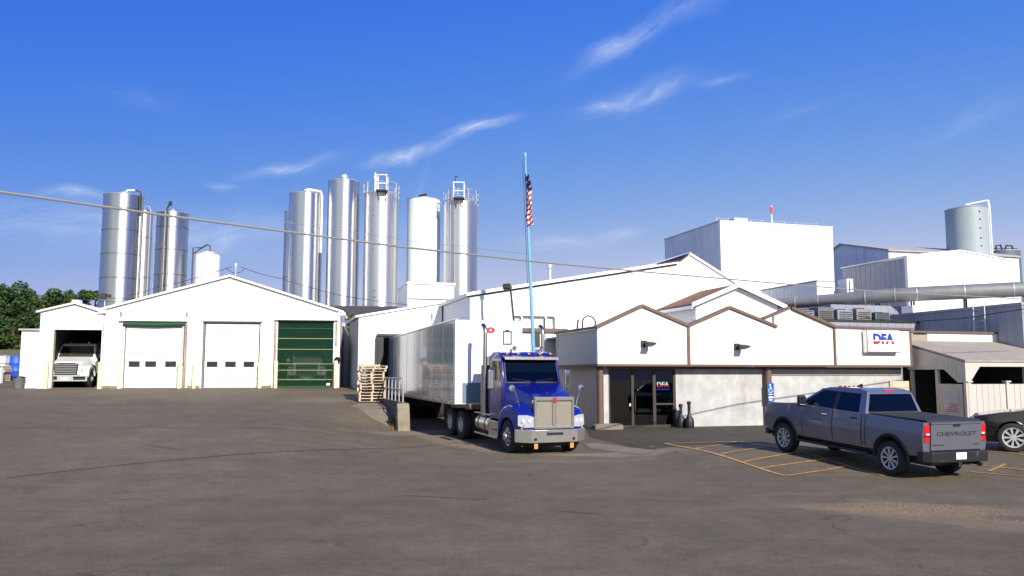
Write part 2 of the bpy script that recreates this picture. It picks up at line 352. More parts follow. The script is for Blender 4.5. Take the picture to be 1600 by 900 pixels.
# ------------------------------------------------------------------ ground
def ss(a, b, x):
    t = min(1, max(0, (x - a) / (b - a))); return t * t * (3 - 2 * t)
WE = (-4.46, 34.5); WU = (.96, .281); WV = (-.281, .96)     # end of the retaining wall, across it and along it
GO = (-16.926, 48.7); GA = 8.7                              # garage front
gu = (math.cos(rad(GA)), math.sin(rad(GA))); gv = (-gu[1], gu[0])
A = 16.294                                                  # turn of the main plant
pu = (math.cos(rad(A)), math.sin(rad(A))); pv = (-pu[1], pu[0])
def zR(x, y):
    k = ss(2, 6, x); return (.22 + .03 * k) * ss(27 - 6.5 * k, 35 - 10 * k, y)
def zL(x, y):
    w = (x - GO[0]) * gv[0] + (y - GO[1]) * gv[1]; d = w + 48.7
    if w < 0: return 1.72 * max(0, (d - 17) / 31.7) if d > 19 else 1.72 * max(0, (d - 15)) ** 2 / 8 / 31.7
    return 1.72 if w < 3 else 1.72 + min(4.5, (w - 3) * .075)
def zfun(x, y):
    w = (x - WE[0]) * WU[0] + (y - WE[1]) * WU[1]; v = (x - WE[0]) * WV[0] + (y - WE[1]) * WV[1]
    r = zR(x, y)
    if w >= 0: return r
    t = ss(0, 5 + max(0, -v) * .2, -w); k = ss(0, 3.5, v); t = t + (1 - t) * k
    return r + (zL(x, y) - r) * t
def frange(a, b, st):
    n = int(round((b - a) / st)); return [a + i * (b - a) / n for i in range(n + 1)]
gw = [-900, -500, -300, -200, -140, -100, -75] + frange(-60, -1, .75) + [-.5, -.01, .01] + frange(.5, 40, .75) + [50, 65, 90, 140, 220, 350, 600, 900]
gvv = [-300, -150, -90, -60] + frange(-42, 20, .6) + [21, 23, 25, 28, 32, 36, 40, 45, 50, 60, 70, 80, 95, 120, 160, 220, 300, 450, 700, 1200]
import bisect
ZG = [[zfun(WE[0] + w * WU[0] + v * WV[0], WE[1] + w * WU[1] + v * WV[1]) for w in gw] for v in gvv]
def gz(x, y):
    w = (x - WE[0]) * WU[0] + (y - WE[1]) * WU[1]; v = (x - WE[0]) * WV[0] + (y - WE[1]) * WV[1]
    i = min(max(bisect.bisect(gw, w) - 1, 0), len(gw) - 2); j = min(max(bisect.bisect(gvv, v) - 1, 0), len(gvv) - 2)
    a = (w - gw[i]) / (gw[i + 1] - gw[i]); b = (v - gvv[j]) / (gvv[j + 1] - gvv[j])
    return (ZG[j][i] * (1 - a) + ZG[j][i + 1] * a) * (1 - b) + (ZG[j + 1][i] * (1 - a) + ZG[j + 1][i + 1] * a) * b

def asphalt_mat(name, base, dirt=.5, grass=True):
    m = bpy.data.materials.new(name); m.use_nodes = True
    nt = m.node_tree; N = nt.nodes; L = nt.links; b = N['Principled BSDF']; b.inputs['Roughness'].default_value = .85; b.inputs['Specular IOR Level'].default_value = .3
    geo = N.new('ShaderNodeNewGeometry'); P = geo.outputs['Position']
    def noise(scale, det=5, ro=.6, st=None):
        n = N.new('ShaderNodeTexNoise'); n.inputs['Scale'].default_value = scale; n.inputs['Detail'].default_value = det; n.inputs['Roughness'].default_value = ro
        if st:
            mp = N.new('ShaderNodeMapping'); mp.inputs['Scale'].default_value = st[0]; mp.inputs['Rotation'].default_value = (0, 0, rad(st[1])); L.new(P, mp.inputs[0]); L.new(mp.outputs[0], n.inputs['Vector'])
        else: L.new(P, n.inputs['Vector'])
        return n.outputs['Fac']
    def rng(v, a, c, lo, hi):
        r = N.new('ShaderNodeMapRange'); r.interpolation_type = 'SMOOTHSTEP'
        for k, x in zip(('From Min', 'From Max', 'To Min', 'To Max'), (a, c, lo, hi)): r.inputs[k].default_value = x
        L.new(v, r.inputs['Value']); return r.outputs[0]
    def mul(a, c):
        n = N.new('ShaderNodeMath'); n.operation = 'MULTIPLY'; L.new(a, n.inputs[0])
        if isinstance(c, float): n.inputs[1].default_value = c
        else: L.new(c, n.inputs[1])
        return n.outputs[0]
    def mix(f, a, c):
        x = N.new('ShaderNodeMix'); x.data_type = 'RGBA'; L.new(f, x.inputs['Factor'])
        for k, q in (('A', a), ('B', c)):
            if isinstance(q, tuple): x.inputs[k].default_value = (*q, 1)
            else: L.new(q, x.inputs[k])
        return x.outputs['Result']
    b0 = tuple(base); lum = sum(base) / 3
    f = mul(mul(rng(noise(.14, 5, .65), .3, .7, .85, 1.13), rng(noise(1.1, 6, .7), .25, .75, .86, 1.14)), mul(mul(rng(noise(24, 4, .85), .25, .75, .64, 1.36), rng(noise(95, 3, .8), .25, .75, .72, 1.28)), mul(rng(noise(.9, 5, .6, ((.10, 1.6, 1), 12)), .3, .7, .95, 1.05), rng(noise(5, 6, .8), .3, .7, .84, 1.16))))
    sc = N.new('ShaderNodeVectorMath'); sc.operation = 'SCALE'; sc.inputs[0].default_value = b0; L.new(f, sc.inputs['Scale']); c = sc.outputs[0]
    # dusty pale wear, dark oil and tyre marks, thin cracks
    c = mix(mul(rng(noise(.35, 7, .7, ((.5, 1.5, 1), 20)), .56, .74, 0, dirt), rng(noise(2.5, 6, .75), .35, .65, .2, 1)), c, (lum * 1.75, lum * 1.6, lum * 1.35))
    c = mix(rng(noise(.6, 5, .65, ((.16, 1.3, 1), -14)),   .56, .72, 0, .36), c, (lum * .55, lum * .53, lum * .52))
    c = mix(rng(noise(.8, 4, .5), .66, .76, 0, .5), c, (lum * .5, lum * .48, lum * .46))
    vr = N.new('ShaderNodeTexVoronoi'); vr.feature = 'DISTANCE_TO_EDGE'; vr.inputs['Scale'].default_value = .33; vr.inputs['Randomness'].default_value = 1
    wob = N.new('ShaderNodeTexNoise'); wob.inputs['Scale'].default_value = .9; wob.inputs['Detail'].default_value = 6; L.new(P, wob.inputs['Vector'])
    va = N.new('ShaderNodeVectorMath'); va.operation = 'MULTIPLY_ADD'; va.inputs[1].default_value = (1.6, 1.6, 0); L.new(wob.outputs['Color'], va.inputs[0]); L.new(P, va.inputs[2]); L.new(va.outputs[0], vr.inputs['Vector'])
    crack = mul(rng(vr.outputs['Distance'], .0, .010, 1, 0), rng(noise(.22, 2), .50, .60, 0, .45))
    c = mix(crack, c, (.018, .017, .016))
    if grass:
        # dirt and gravel patch beside the pickup, and the dry grass beyond the yard
        vb = N.new('ShaderNodeVectorMath'); vb.operation = 'MULTIPLY_ADD'; vb.inputs[1].default_value = (1.3, .9, 0); L.new(wob.outputs['Color'], vb.inputs[0])
        sb = N.new('ShaderNodeVectorMath'); sb.operation = 'ADD'; sb.inputs[1].default_value = (-.65, -.45, 0); L.new(P, sb.inputs[0]); L.new(sb.outputs[0], vb.inputs[2])
        for (cx, cy, ca, lx, ly, col, amt) in [(7.6, 15.9, -12, 1.8, .8, (.27, .19, .10), .9), (8.0, 14.4, -38, 2.8, .5, (.27, .195, .11), .75), (6.0, 17.9, 0, 1.2, .28, (.24, .18, .11), .45), (5.2, 16.3, 0, 1.2, .3, (.22, .17, .11), .4), (2.4, 26.6, 10, 2.2, .35, (.25, .22, .18), .6), (-4.2, 33.2, 30, 2.2, .7, (.26, .21, .15), .8), (-2.3, 30.6, -61, 3.9, .55, (.27, .21, .14), .9), (3.2, 26.2, -15, 2.6, .5, (.27, .23, .17), .7), (2.0, 24.5, 5, 3, .3, (.22, .19, .14), .5), (-9, 20, 8, 5, .5, (.06, .054, .042), .3), (-8.2, 41.5, 20, 3, 1.1, (.22, .19, .15), .6)]:
            mp = N.new('ShaderNodeMapping'); mp.vector_type = 'TEXTURE'; mp.inputs['Location'].default_value = (cx, cy, 0); mp.inputs['Rotation'].default_value = (0, 0, rad(ca)); mp.inputs['Scale'].default_value = (lx * 1.6, ly * 1.7, 1e5)
            L.new(vb.outputs[0], mp.inputs[0]); g = N.new('ShaderNodeTexGradient'); g.gradient_type = 'SPHERICAL'; L.new(mp.outputs[0], g.inputs[0])
            ad = N.new('ShaderNodeMath'); ad.operation = 'MULTIPLY_ADD'; ad.inputs[1].default_value = 1.7; L.new(noise(1.5, 8, .75, ((.7, 1.6, 1), -10)), ad.inputs[0]); L.new(g.outputs['Fac'], ad.inputs[2])
            gate = rng(g.outputs['Fac'], .02, .2, 0, 1)
            c = mix(mul(mul(rng(ad.outputs[0], 1.0, 1.45, 0, amt), gate), rng(noise(14, 5, .85), .35, .65, .25, 1.0)), c, col)
        sp = N.new('ShaderNodeSeparateXYZ'); L.new(P, sp.inputs[0])
        c = mix(rng(sp.outputs[1], 56, 60, 0, 1), c, mix(noise(.3, 6), (.20, .17, .08), (.10, .13, .04)))
    L.new(c, b.inputs['Base Color'])
    bp = N.new('ShaderNodeBump'); bp.inputs['Distance'].default_value = .012; bp.inputs['Strength'].default_value = .6; L.new(noise(55, 4, .8), bp.inputs['Height']); L.new(bp.outputs[0], b.inputs['Normal'])
    return m
X['asphalt'] = asphalt_mat('worn_asphalt', (.131, .106, .064))
X['asphaltdark'] = asphalt_mat('newer_dark_asphalt', (.062, .052, .034), .25, False)

m = M().use('asphalt')
nv = len(gw)
m.poly([(WE[0] + w * WU[0] + v * WV[0], WE[1] + w * WU[1] + v * WV[1], ZG[j][i]) for j, v in enumerate(gvv) for i, w in enumerate(gw)],
       [(j * nv + i, j * nv + i + 1, (j + 1) * nv + i + 1, (j + 1) * nv + i) for j in range(len(gvv) - 1) for i in range(nv - 1)])
struct(m.build('ground', angle=60))

def drape(mm, poly, off, step=.35):
    """flat polygon laid on the ground, cut finely so it follows the slope"""
    t = bmesh.new(); t.faces.new([t.verts.new((p[0], p[1], 0)) for p in poly])
    for ax in (0, 1):
        lo, hi = min(p[ax] for p in poly), max(p[ax] for p in poly); k = lo + step
        while k < hi:
            n = (1, 0, 0) if ax == 0 else (0, 1, 0); bmesh.ops.bisect_plane(t, geom=t.verts[:] + t.edges[:] + t.faces[:], plane_co=(k if ax == 0 else 0, k if ax == 1 else 0, 0), plane_no=n); k += step
    bmesh.ops.triangulate(t, faces=t.faces[:]); t.verts.index_update()
    mm.poly([(v.co.x, v.co.y, gz(v.co.x, v.co.y) + off) for v in t.verts], [[v.index for v in f.verts] for f in t.faces]); t.free()
def stripe(mm, a, b, w=.1, off=.016):
    a, b = Vector(a), Vector(b); d = (b - a).normalized(); n = Vector((-d.y, d.x)) * w / 2
    drape(mm, [a + n, b + n, b - n, a - n], off)

m = M().use('asphaltdark'); drape(m, [(2.9, 31.5), (3.1, 35.6), (12.5, 38.2), (13.5, 30.5), (9.2, 28.3), (4.2, 26.3)], .006); struct(m.build('dark_pavement', angle=60))
m = M().use('slabconc'); drape(m, [(2.55, 29.5), (2.95, 29.6), (4.45, 26.1), (4.0, 25.75), (2.6, 28.2)], .011); struct(m.build('pavement_edge', angle=60))
m = M().use('slabconc'); drape(m, [(-7.2, 39.4), (-5.95, 39.6), (-4.75, 35.6), (-4.75, 34.7), (-6.2, 36.2), (-7.3, 37.9)], .006); struct(m.build('concrete_pavement', angle=60))
m = M().use('yellow')
HL = [(5.01, 27.6), (5.36, 25.55), (5.60, 24.1), (5.96, 22.85), (6.38, 22.0), (6.72, 20.85)]
HR = [(7.62, 28.32), (7.66, 26.3), (7.78, 24.6), (8.12, 23.3), (8.56, 22.3), (9.16, 20.85)]
stripe(m, HL[0], HL[5], .12); stripe(m, HR[0], HR[5], .12); stripe(m, HL[0], HR[0], .12)
for fl, fr in zip(HL[1:], HR[:5]): stripe(m, Vector(HL[0]).lerp(Vector(HL[5]), (HL[0][1] - fl[1]) / (HL[0][1] - HL[5][1])), Vector(HR[0]).lerp(Vector(HR[5]), (HR[0][1] - fr[1]) / (HR[0][1] - HR[5][1])), .11)
stripe(m, (14.05, 24.89), (15.6, 22.2), .1); stripe(m, (11.62, 21.49), (14.5, 19.2), .1); stripe(m, (12.17, 21.6), (13.2, 22.6), .1); stripe(m, (11.9, 22.8), (14.3, 20.8), .1)
struct(m.build('road_marking', angle=60))
m = M().use(mat('tar_joint', (.035, .032, .028), .8))
pj = [(-25.5, 28.5), (-14, 29.3), (-8.5, 29.6), (-4.6, 30.1)]
for a, b in zip(pj[:-1], pj[1:]): stripe(m, a, b, .045, .010)
for a, b in (((-2.2, 17.6), (-.9, 17.1)), ((-.9, 17.1), (-.5, 17.05)), ((-11, 25.2), (-9.5, 24.2)), ((.9, 15.6), (1.5, 15.3))): stripe(m, a, b, .03, .010)
struct(m.build('ground_crack', angle=60))
# loose stones on the gravel patch
m = M().use(mat('pale_stone', (.22, .165, .105), .9, var=.3, vscale=9))
for k in range(900):
    a = rnd.uniform(0, 6.283); r = rnd.random() ** .6; x = 7.55 + 1.6 * r * math.cos(a); y = 15.8 + .75 * r * math.sin(a) - .2 * r * math.cos(a)
    if rnd.random() < .25: x = rnd.uniform(6.8, 9.2); y = 21.2 - .78 * x + rnd.gauss(0, .25)
    q = rnd.uniform(.007, .022); z = gz(x, y)
    m.poly([(x + q * rnd.uniform(.7, 1.3) * i, y + q * j, z + q * k2) for i, j, k2 in ((-1, 0, 0), (0, -1, .1), (1, 0, 0), (0, 1, .1), (0, 0, 1))], [(0, 1, 4), (1, 2, 4), (2, 3, 4), (3, 0, 4)])
o = m.build('gravel'); o['kind'] = 'stuff'; o['label'] = 'loose pale gravel stones scattered on the asphalt'

# ------------------------------------------------------------------ garage with three vehicle doors
def gable(u0, u1, zb, ze, um, zp): return [(u0, zb), (u1, zb), (u1, ze), (um, zp), (u0, ze)]
def rect(a, b, c, d): return [(a, c), (b, c), (b, d), (a, d)]
def roof_pair(mm, u0, u1, um, ze, zp, y0, y1, over=.2, t=.12):
    kl = (zp - ze) / (um - u0); kr = (zp - ze) / (u1 - um)
    mm.slab([(u0 - over, y0 - .06, ze - over * kl + .02 + t), (um, y0 - .06, zp + .02 + t), (um, y1, zp + .02 + t), (u0 - over, y1, ze - over * kl + .02 + t)], t)
    mm.slab([(um + .003, y0 - .06, zp + .02 + t), (u1 + over, y0 - .06, ze - over * kr + .02 + t), (u1 + over, y1, ze - over * kr + .02 + t), (um + .003, y1, zp + .02 + t)], t)

g = thing('garage_building', 'wide white gabled garage with two white doors and one green mesh door', 'garage', (*GO, 0), GA)
Z0 = 1.5
m = M().use('siding')
m.plate([gable(-6.55, 6.72, Z0, 6.2, .3, 8.2), rect(-5.42, -2.12, Z0 + .01, 5.55), rect(-1.05, 2.12, Z0 + .01, 5.50), rect(3.12, 6.36, Z0 + .01, 5.68)], 'y', 0, .25)
m.box(-6.55, -6.3, .26, 16, Z0, 6.2); m.box(6.47, 6.72, .26, 16, Z0, 6.2); m.box(-6.29, 6.46, 15.8, 16, Z0, 6.2)
m.box(-6.29, -5.43, .26, .9, Z0, 5.9)
m.build('wall', g)
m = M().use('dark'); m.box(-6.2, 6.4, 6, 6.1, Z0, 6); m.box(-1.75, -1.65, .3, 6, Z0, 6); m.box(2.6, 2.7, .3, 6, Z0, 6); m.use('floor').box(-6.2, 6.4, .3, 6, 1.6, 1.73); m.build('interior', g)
m = M().use('plain'); roof_pair(m, -6.55, 6.72, .3, 6.2, 8.2, -.12, 16.1); m.build('roof', g)
m = M().use('plain')
m.box(-6.9, -6.42, -.12, .22, 5.98, 6.19); m.box(6.58, 7.02, -.1, .22, 6.02, 6.20); m.box(-6.6, 6.75, -.035, -.002, 5.93, 5.97)
m.build('eave_trim', g)
def sectional_door(u0, u1, z1, wins, roll):
    d = M().use(mat('garage_door_paint', (.70, .70, .70), .5, var=.08, vscale=1.5, stain=(1.2, .3, (.45, .43, .4)))); n = 7; h = (z1 - 1.72) / n
    for k in range(n): d.box(u0, u1, .10, .15, 1.72 + k * h + .010, 1.72 + (k + 1) * h - .010)
    d.use('greybin').box(u0, u1, .115, .145, 1.73, z1 - .01)
    d = d.build('door', g, bevel=.006, seg=1)
    for u in wins:
        w = M().use('winglass').box(u - .25, u + .25, .085, .098, 2.98, 3.20).build('window', d)
        w = M().use('darkmetal'); w.plate([rect(u - .30, u + .30, 2.93, 3.25), rect(u - .25, u + .25, 2.98, 3.20)], 'y', .08, .0985); w.build('window_frame', d)
sectional_door(-5.36, -2.18, 5.27 if True else 0, (-4.85, -3.95, -2.85), 1)
sectional_door(-.98, 2.05, 5.47, (-.55, .48, 1.52), 0)
m = M().use('greencloth'); m.tube([(-5.5, -.02, 5.40), (-3.8, -.02, 5.36), (-2.1, -.02, 5.42)], .15, 12); m.build('roller_screen', g)
M().use('plain').box(-5.72, -2.0, -.22, -.004, 5.56, 5.66).build('door_canopy', g); M().use('plain').box(2.95, 6.62, -.22, -.004, 5.70, 5.80).build('door_canopy', g); M().use('plain').box(2.92, 6.64, -.06, -.004, 5.82, 6.1).build('door_canopy', g)
m = M().use('darkmetal'); m.box(-1.12, 2.2, -.05, -.003, 5.51, 5.60); m.box(-1.09, -1.05, -.03, -.003, 1.74, 5.5); m.build('door_header', g)
sd = M().use('green'); sd.plate(rect(3.14, 6.34, 1.74, 5.67), 'y', .12, .124); sd = sd.build('mesh_door', g)
m = M().use('yellowbar')
for z in (4.62, 3.98, 3.12, 2.75, 2.20): m.box(3.15, 6.33, .085, .117, z - .019, z + .019)
m.build('cross_bar', sd)
for a, b in ((1.73, 1.82), (5.52, 5.66), (5.2, 5.24)): M().use('greencloth').box(3.14, 6.34, .08, .118, a, b).build('hem', sd)
m = M().use('signwhite'); m.box(6.0, 6.2, .05, .068, 1.86, 1.98); m.build('label_plate', sd)
for u, z0 in ((-2.04, 1.74), (2.98, 1.74), (6.50, 4.2)): M().use('rust').box(u - .06, u + .06, -.05, -.003, z0, 5.55).build('door_track', g)
for u in (-5.66, -2.04, 2.98, 6.50): M().use('rust').box(u - .05, u + .05, -.055, -.003, 5.82, 6.1).build('canopy_bracket', g)
for u in (-5.52, -2.20, 3.09, 6.40): M().use('galv').box(u - .05, u + .05, -.07, -.004, 3.1, 5.55).build('guide_rail', g)
for a, b in ((-6.56, -5.62), (-1.86, -1.2), (2.3, 2.85)): M().use('concrete').box(a, b, -.06, -.004, Z0, 1.86).build('plinth', g)

sg = thing('garage_annex', 'small white gabled truck bay with one open dark doorway', 'garage', (*GO, 0), GA)
m = M().use('siding')
m.plate([gable(-9.98, -6.62, Z0, 6.02, -8.16, 6.5), rect(-9.2, -6.66, Z0 + .01, 5.04)], 'y', .02, .2)
m.box(-9.98, -9.8, .21, 15, Z0, 5.98); m.box(-9.79, -6.7, 14.8, 15, Z0, 5.9); m.build('wall', sg)
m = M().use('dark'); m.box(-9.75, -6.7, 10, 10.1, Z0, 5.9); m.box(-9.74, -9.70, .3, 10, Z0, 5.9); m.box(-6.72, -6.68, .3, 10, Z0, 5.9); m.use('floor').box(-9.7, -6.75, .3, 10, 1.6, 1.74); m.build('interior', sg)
m = M().use('plain'); roof_pair(m, -9.98, -6.66, -8.16, 6.02, 6.5, -.1, 15, .2, .1); m.box(-8.5, -8.1, .4, .9, 6.5, 6.78); m.build('roof', sg)
m = M().use('cream'); m.box(-9.27, -9.20, -.03, .24, 1.74, 5.04); m.build('door_jamb', sg)
lt = thing('lean_to_shed', 'low flat roofed white shed at the far end of the garages', 'shed', (*GO, 0), GA)
m = M().use('siding'); m.plate([(-11.12, Z0), (-10.0, Z0), (-10.0, 5.0), (-11.12, 5.0)], 'y', .5, 9); m.build('wall', lt)
m = M().use('greyroof'); m.box(-11.25, -9.995, .35, 9.1, 5.0, 5.10); m.build('roof', lt)

def bollard(px, py, h, r, lab):
    o = M().use('cream').lathe([(r, -.3), (r, h - .05), (r * .7, h), (0, h + .02)], seg=14).build('bollard', loc=(px, py, gz(px, py)))
    tag(o, lab, 'bollard', 'cream bollards guarding the garage doors')
for x, y, h, r, lab in [(-30.0, 51.1, 1.45, .10, 'cream bollard before the low flat roofed shed'), (-27.85, 48.6, 1.45, .13, 'cream bollard at the corner between low shed and truck bay'),
                        (-26.15, 46.95, 1.45, .12, 'cream bollard beside the open truck bay, towards the low shed'), (-23.25, 47.2, 1.5, .13, 'cream bollard between the open truck bay and the wide garage'),
                        (-22.32, 47.55, 1.6, .11, 'cream bollard beside the white door with rolled green screen, nearer the truck bay'), (-19.13, 48.1, 1.6, .11, 'cream bollard between the rust strip and the door with rolled green screen'),
                        (-18.32, 48.2, 1.5, .11, 'cream bollard at the edge of the plain white door nearer the truck bay'), (-14.72, 48.8, 1.5, .11, 'cream bollard between the plain white door and the green door'),
                        (-13.83, 48.95, 1.6, .11, 'cream bollard at the green mesh door, nearer the plain white door'), (-10.42, 49.45, 1.6, .11, 'cream bollard at the green mesh door, nearer the pallets')]:
    bollard(x, y, h, r, lab)
def gpt(u, v): return (GO[0] + gu[0] * u + gv[0] * v, GO[1] + gu[1] * u + gv[1] * v)
# small fixtures on the garage
t = thing('flood_light', 'small floodlight on a stem at the garage eave', 'floodlight', (*gpt(-6.55, -.1), 6.2), GA)
M().use('galv').tube([(0, 0, -.02), (0, 0, .7)], .03).build('stem', t)
M().use('darkmetal').box(-.28, .10, -.25, .05, .62, .92).box(.14, .34, -.12, .05, .7, .88).build('lamp_head', t, bevel=.04)
t = thing('alarm_horn', 'round dark horn fixed to the garage wall beside green door', 'horn', (*gpt(6.62, -.004), 3.35), GA)
M().use('black').lathe([(.08, 0), (.08, -.08), (.19, -.18), (.17, -.19), (.06, -.1), (0, -.1)], axis='y', seg=16).build('bell', t)
M().use('rust').box(-.1, .1, -.05, 0, -.14, .14).build('back_plate', t, bevel=.01)
t = thing('service_mast', 'wire mast with white insulators on the garage ridge', 'mast', (*gpt(.55, .3), 8.45), GA)
M().use('galv').tube([(0, 0, -.4), (0, 0, .5)], .03).build('pole', t)
M().use('signwhite').lathe([(.05, .42), (.09, .47), (.05, .52), (.09, .57), (.04, .62), (0, .63)], seg=10).build('insulator', t)
M().use('wire').tube([(-.55, 0, .35), (-.3, 0, .12), (0, 0, .02), (.3, 0, .1), (.5, 0, .3)], .02, 5).build('drip_loop', t)

# recessed link wall between garage and dock, with pipes
lk = thing('link_building', 'recessed grey corrugated link wall between garage and loading dock', 'building', (*gpt(6.75, 3.2), 0), 12)
M().use('slate').box(0, 3.4, 0, 6, .9, 5.6).build('wall', lk)
M().use('greyroof').box(-.1, 3.5, -.25, 6, 5.605, 5.75).build('roof', lk)
M().use('whitepipe').tube([(.1, -.12, 5.55), (.7, -.2, 4.35), (1.75, -.2, 4.35), (1.75, -.2, 1.2)], .09, 8).tube([(.0, -.3, 5.6), (.35, -.3, 5.45), (.9, -.3, 5.45), (1.5, -.3, 5.9)], .07, 8).build('downpipe', lk)
M().use('slate').box(1.15, 1.68, -.05, -.004, 1.3, 3.6).build('door', lk, bevel=.01)
M().use('darkmetal').box(.95, 1.25, -.25, -.004, 2.9, 3.2).build('meter_box', lk, bevel=.02)

# ------------------------------------------------------------------ loading dock
DO = (-7.095, 47.6)
dk = thing('dock_building', 'white dock building with sloping roof edge where the trailer backs in', 'building', (*DO, 0), A)
m = M().use('siding')
m.plate([[(-1.66, .2), (3.12, .2), (3.12, 6.6), (-1.66, 5.72)], rect(-.56, 2.75, .6, 4.6)], 'y', 0, .25)
m.build('wall', dk); M().use('slate').box(-1.66, -1.4, .253, 9, .2, 5.7).build('side_wall', dk); M().use('lap').box(2.86, 3.12, .253, 9, .2, 6.4).build('side_wall', dk)  # left side in slate: its shade is put into the material
M().use('plain').slab([(-1.85, -.12, 5.82), (3.2, -.12, 6.76), (3.2, 9, 6.76), (-1.85, 9, 5.82)], .12).build('roof', dk)
M().use('dark').box(-.9, 3.3, -.04, -.004, .1, 1.2).build('dock_shade_panel', dk)  # dark panel added for the black shade under the trailer
M().use('concrete').box(3.32, 3.6, -9, .2, .05, 1.25).build('added_pit_wall', dk)  # unseen wall added to keep the space under the trailer dark
m = M().use('black'); m.box(-.66, -.3, -.55, -.003, .9, 4.62); m.box(2.5, 2.85, -.55, -.003, .9, 4.62); m.box(-.66, 2.85, -.55, -.003, 4.63, 4.78); m.build('dock_shelter', dk, bevel=.03)
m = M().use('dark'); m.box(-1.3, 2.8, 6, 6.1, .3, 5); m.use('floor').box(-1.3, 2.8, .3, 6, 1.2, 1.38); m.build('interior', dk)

# dark roofed warehouse behind, and the white rooftop box
wh = thing('warehouse', 'long building with a dark shingle roof behind the garage', 'building', (-20, 62, 0), 10)
M().use('lap').box(0, 17.5, 0, 14, 0, 6.4).build('wall', wh)
M().use('darkroof').slab([(-.4, -.4, 6.3), (18, -.4, 6.3), (18, 8, 8.35), (-.4, 8, 8.35)], .15).slab([(-.4, 8.003, 8.35), (18, 8.003, 8.35), (18, 16, 6.3), (-.4, 16, 6.3)], .15).build('roof', wh)
pb = thing('rooftop_unit', 'low white rooftop box below the pale tanks', 'rooftop box', (-7.75, 61.5, 0), A)
M().use('plain').box(0, 3.5, 0, 5, 7.2, 9.2).build('wall', pb)
M().use('plain').box(-.08, 3.62, -.1, 5, 9.202, 9.35).use('darkmetal').box(.02, 3.5, -.03, -.003, 8.05, 8.12).build('roof', pb)

# ------------------------------------------------------------------ central white hall
CO = (-2.11, 42)
ch = thing('factory_hall', 'large white hall with a long rising roofline behind the trailer', 'hall', (*CO, 0), A)
m = M().use('plain')
m.plate([[(0, 0), (15.6, 0), (15.6, 7.3), (12.38, 9.05), (11.6, 8.55), (0, 6.5)], rect(2.3, 2.62, 4.88, 5.44), rect(2.78, 3.92, 4.88, 5.44), rect(4.1, 4.44, 4.88, 5.44)], 'y', 0, .3)
m.build('wall', ch)
M().use('lap').box(0, .3, .303, 12, 0, 6.45).build('side_wall', ch)
m = M().use('plain'); m.slab([(-.25, -.22, 6.60), (11.63, -.22, 8.70), (11.63, 12, 8.70), (-.25, 12, 6.60)], .16); m.slab([(11.635, -.1, 8.72), (12.38, -.1, 9.2), (12.38, 12, 9.2), (11.635, 12, 8.72)], .14); m.slab([(12.383, -.1, 9.2), (16, -.1, 7.25), (16, 12, 7.25), (12.383, 12, 9.2)], .14)
m.use('darkmetal').slab([(-.2, -.05, 6.42), (11.6, -.05, 8.52), (11.6, -.003, 8.52), (-.2, -.003, 6.42)], .05).build('roof', ch)
m = M().use('darkmetal').slab([(10.3, -.28, 8.47), (11.7, -.28, 8.72), (12.3, -.28, 9.14), (12.3, -.11, 9.14), (11.7, -.11, 8.72), (10.3, -.225, 8.47)], .05).build('roof_edge', ch)
for a, b in ((2.3, 2.62), (2.78, 3.92), (4.1, 4.44)):
    w = M().use('panel').plate(rect(a, b, 4.88, 5.44), 'y', .12, .16).build('window', ch)
    M().use('darkmetal').box(a - .03, b + .03, -.04, .11, 5.442, 5.50).box(b + .002, b + .07, -.04, .11, 4.88, 5.44).build('window_frame', w)  # dark top and right strips paint the shadow of the recess
t = thing('vent_pipe', 'slim vent pipe rising from the white hall roof', 'vent pipe', (CO[0] + 4.3 * pu[0], CO[1] + 4.3 * pu[1] + 1, 7.2), 0)
M().use('galv').tube([(0, 0, 0), (0, 0, 1.0)], .10, 10).lathe([(.16, .95), (.16, 1.15), (0, 1.2)], seg=10).build('pipe', t)

ln = thing('entrance_link', 'low white link with brown roof edge between hall and office', 'building', (CO[0] - 1.6 * pv[0], CO[1] - 1.6 * pv[1], 0), A)
M().use('panel').box(1.2, 4.12, 0, 1.58, .1, 4.58).build('wall', ln)
M().use('brown').box(1.15, 4.6, -.15, 1.59, 4.585, 4.78).build('roof', ln)
M().use('darkmetal').box(2.86, 3.14, -.12, -.003, .2, 4.58).build('post', ln)

hs = thing('gabled_roof_house', 'small white gabled upper storey with rust brown roof above office', 'building', (9.194, 41.5, 0), A)
m = M().use('plain'); m.plate(gable(0, 4.7, 3.5, 6.02, 2.3, 6.95), 'y', 0, .2); m.build('wall', hs)
M().use('lap').box(0, .2, .203, 6, 3.5, 6.0).build('side_wall', hs)
m = M().use('brownroof'); roof_pair(m, 0, 4.7, 2.3, 6.02, 6.95, -.2, 6.2, .35, .1); m.build('roof', hs)
m = M().use('plain'); m.slab([(-.37, -.33, 6.04), (2.3, -.33, 7.12), (2.3, -.27, 7.12), (-.37, -.27, 6.04)], .22); m.slab([(2.303, -.33, 7.12), (5.07, -.33, 6.04), (5.07, -.27, 6.04), (2.303, -.27, 7.12)], .22); m.box(-.38, -.3, -.25, 6.2, 5.75, 5.90); m.build('barge_board', hs)

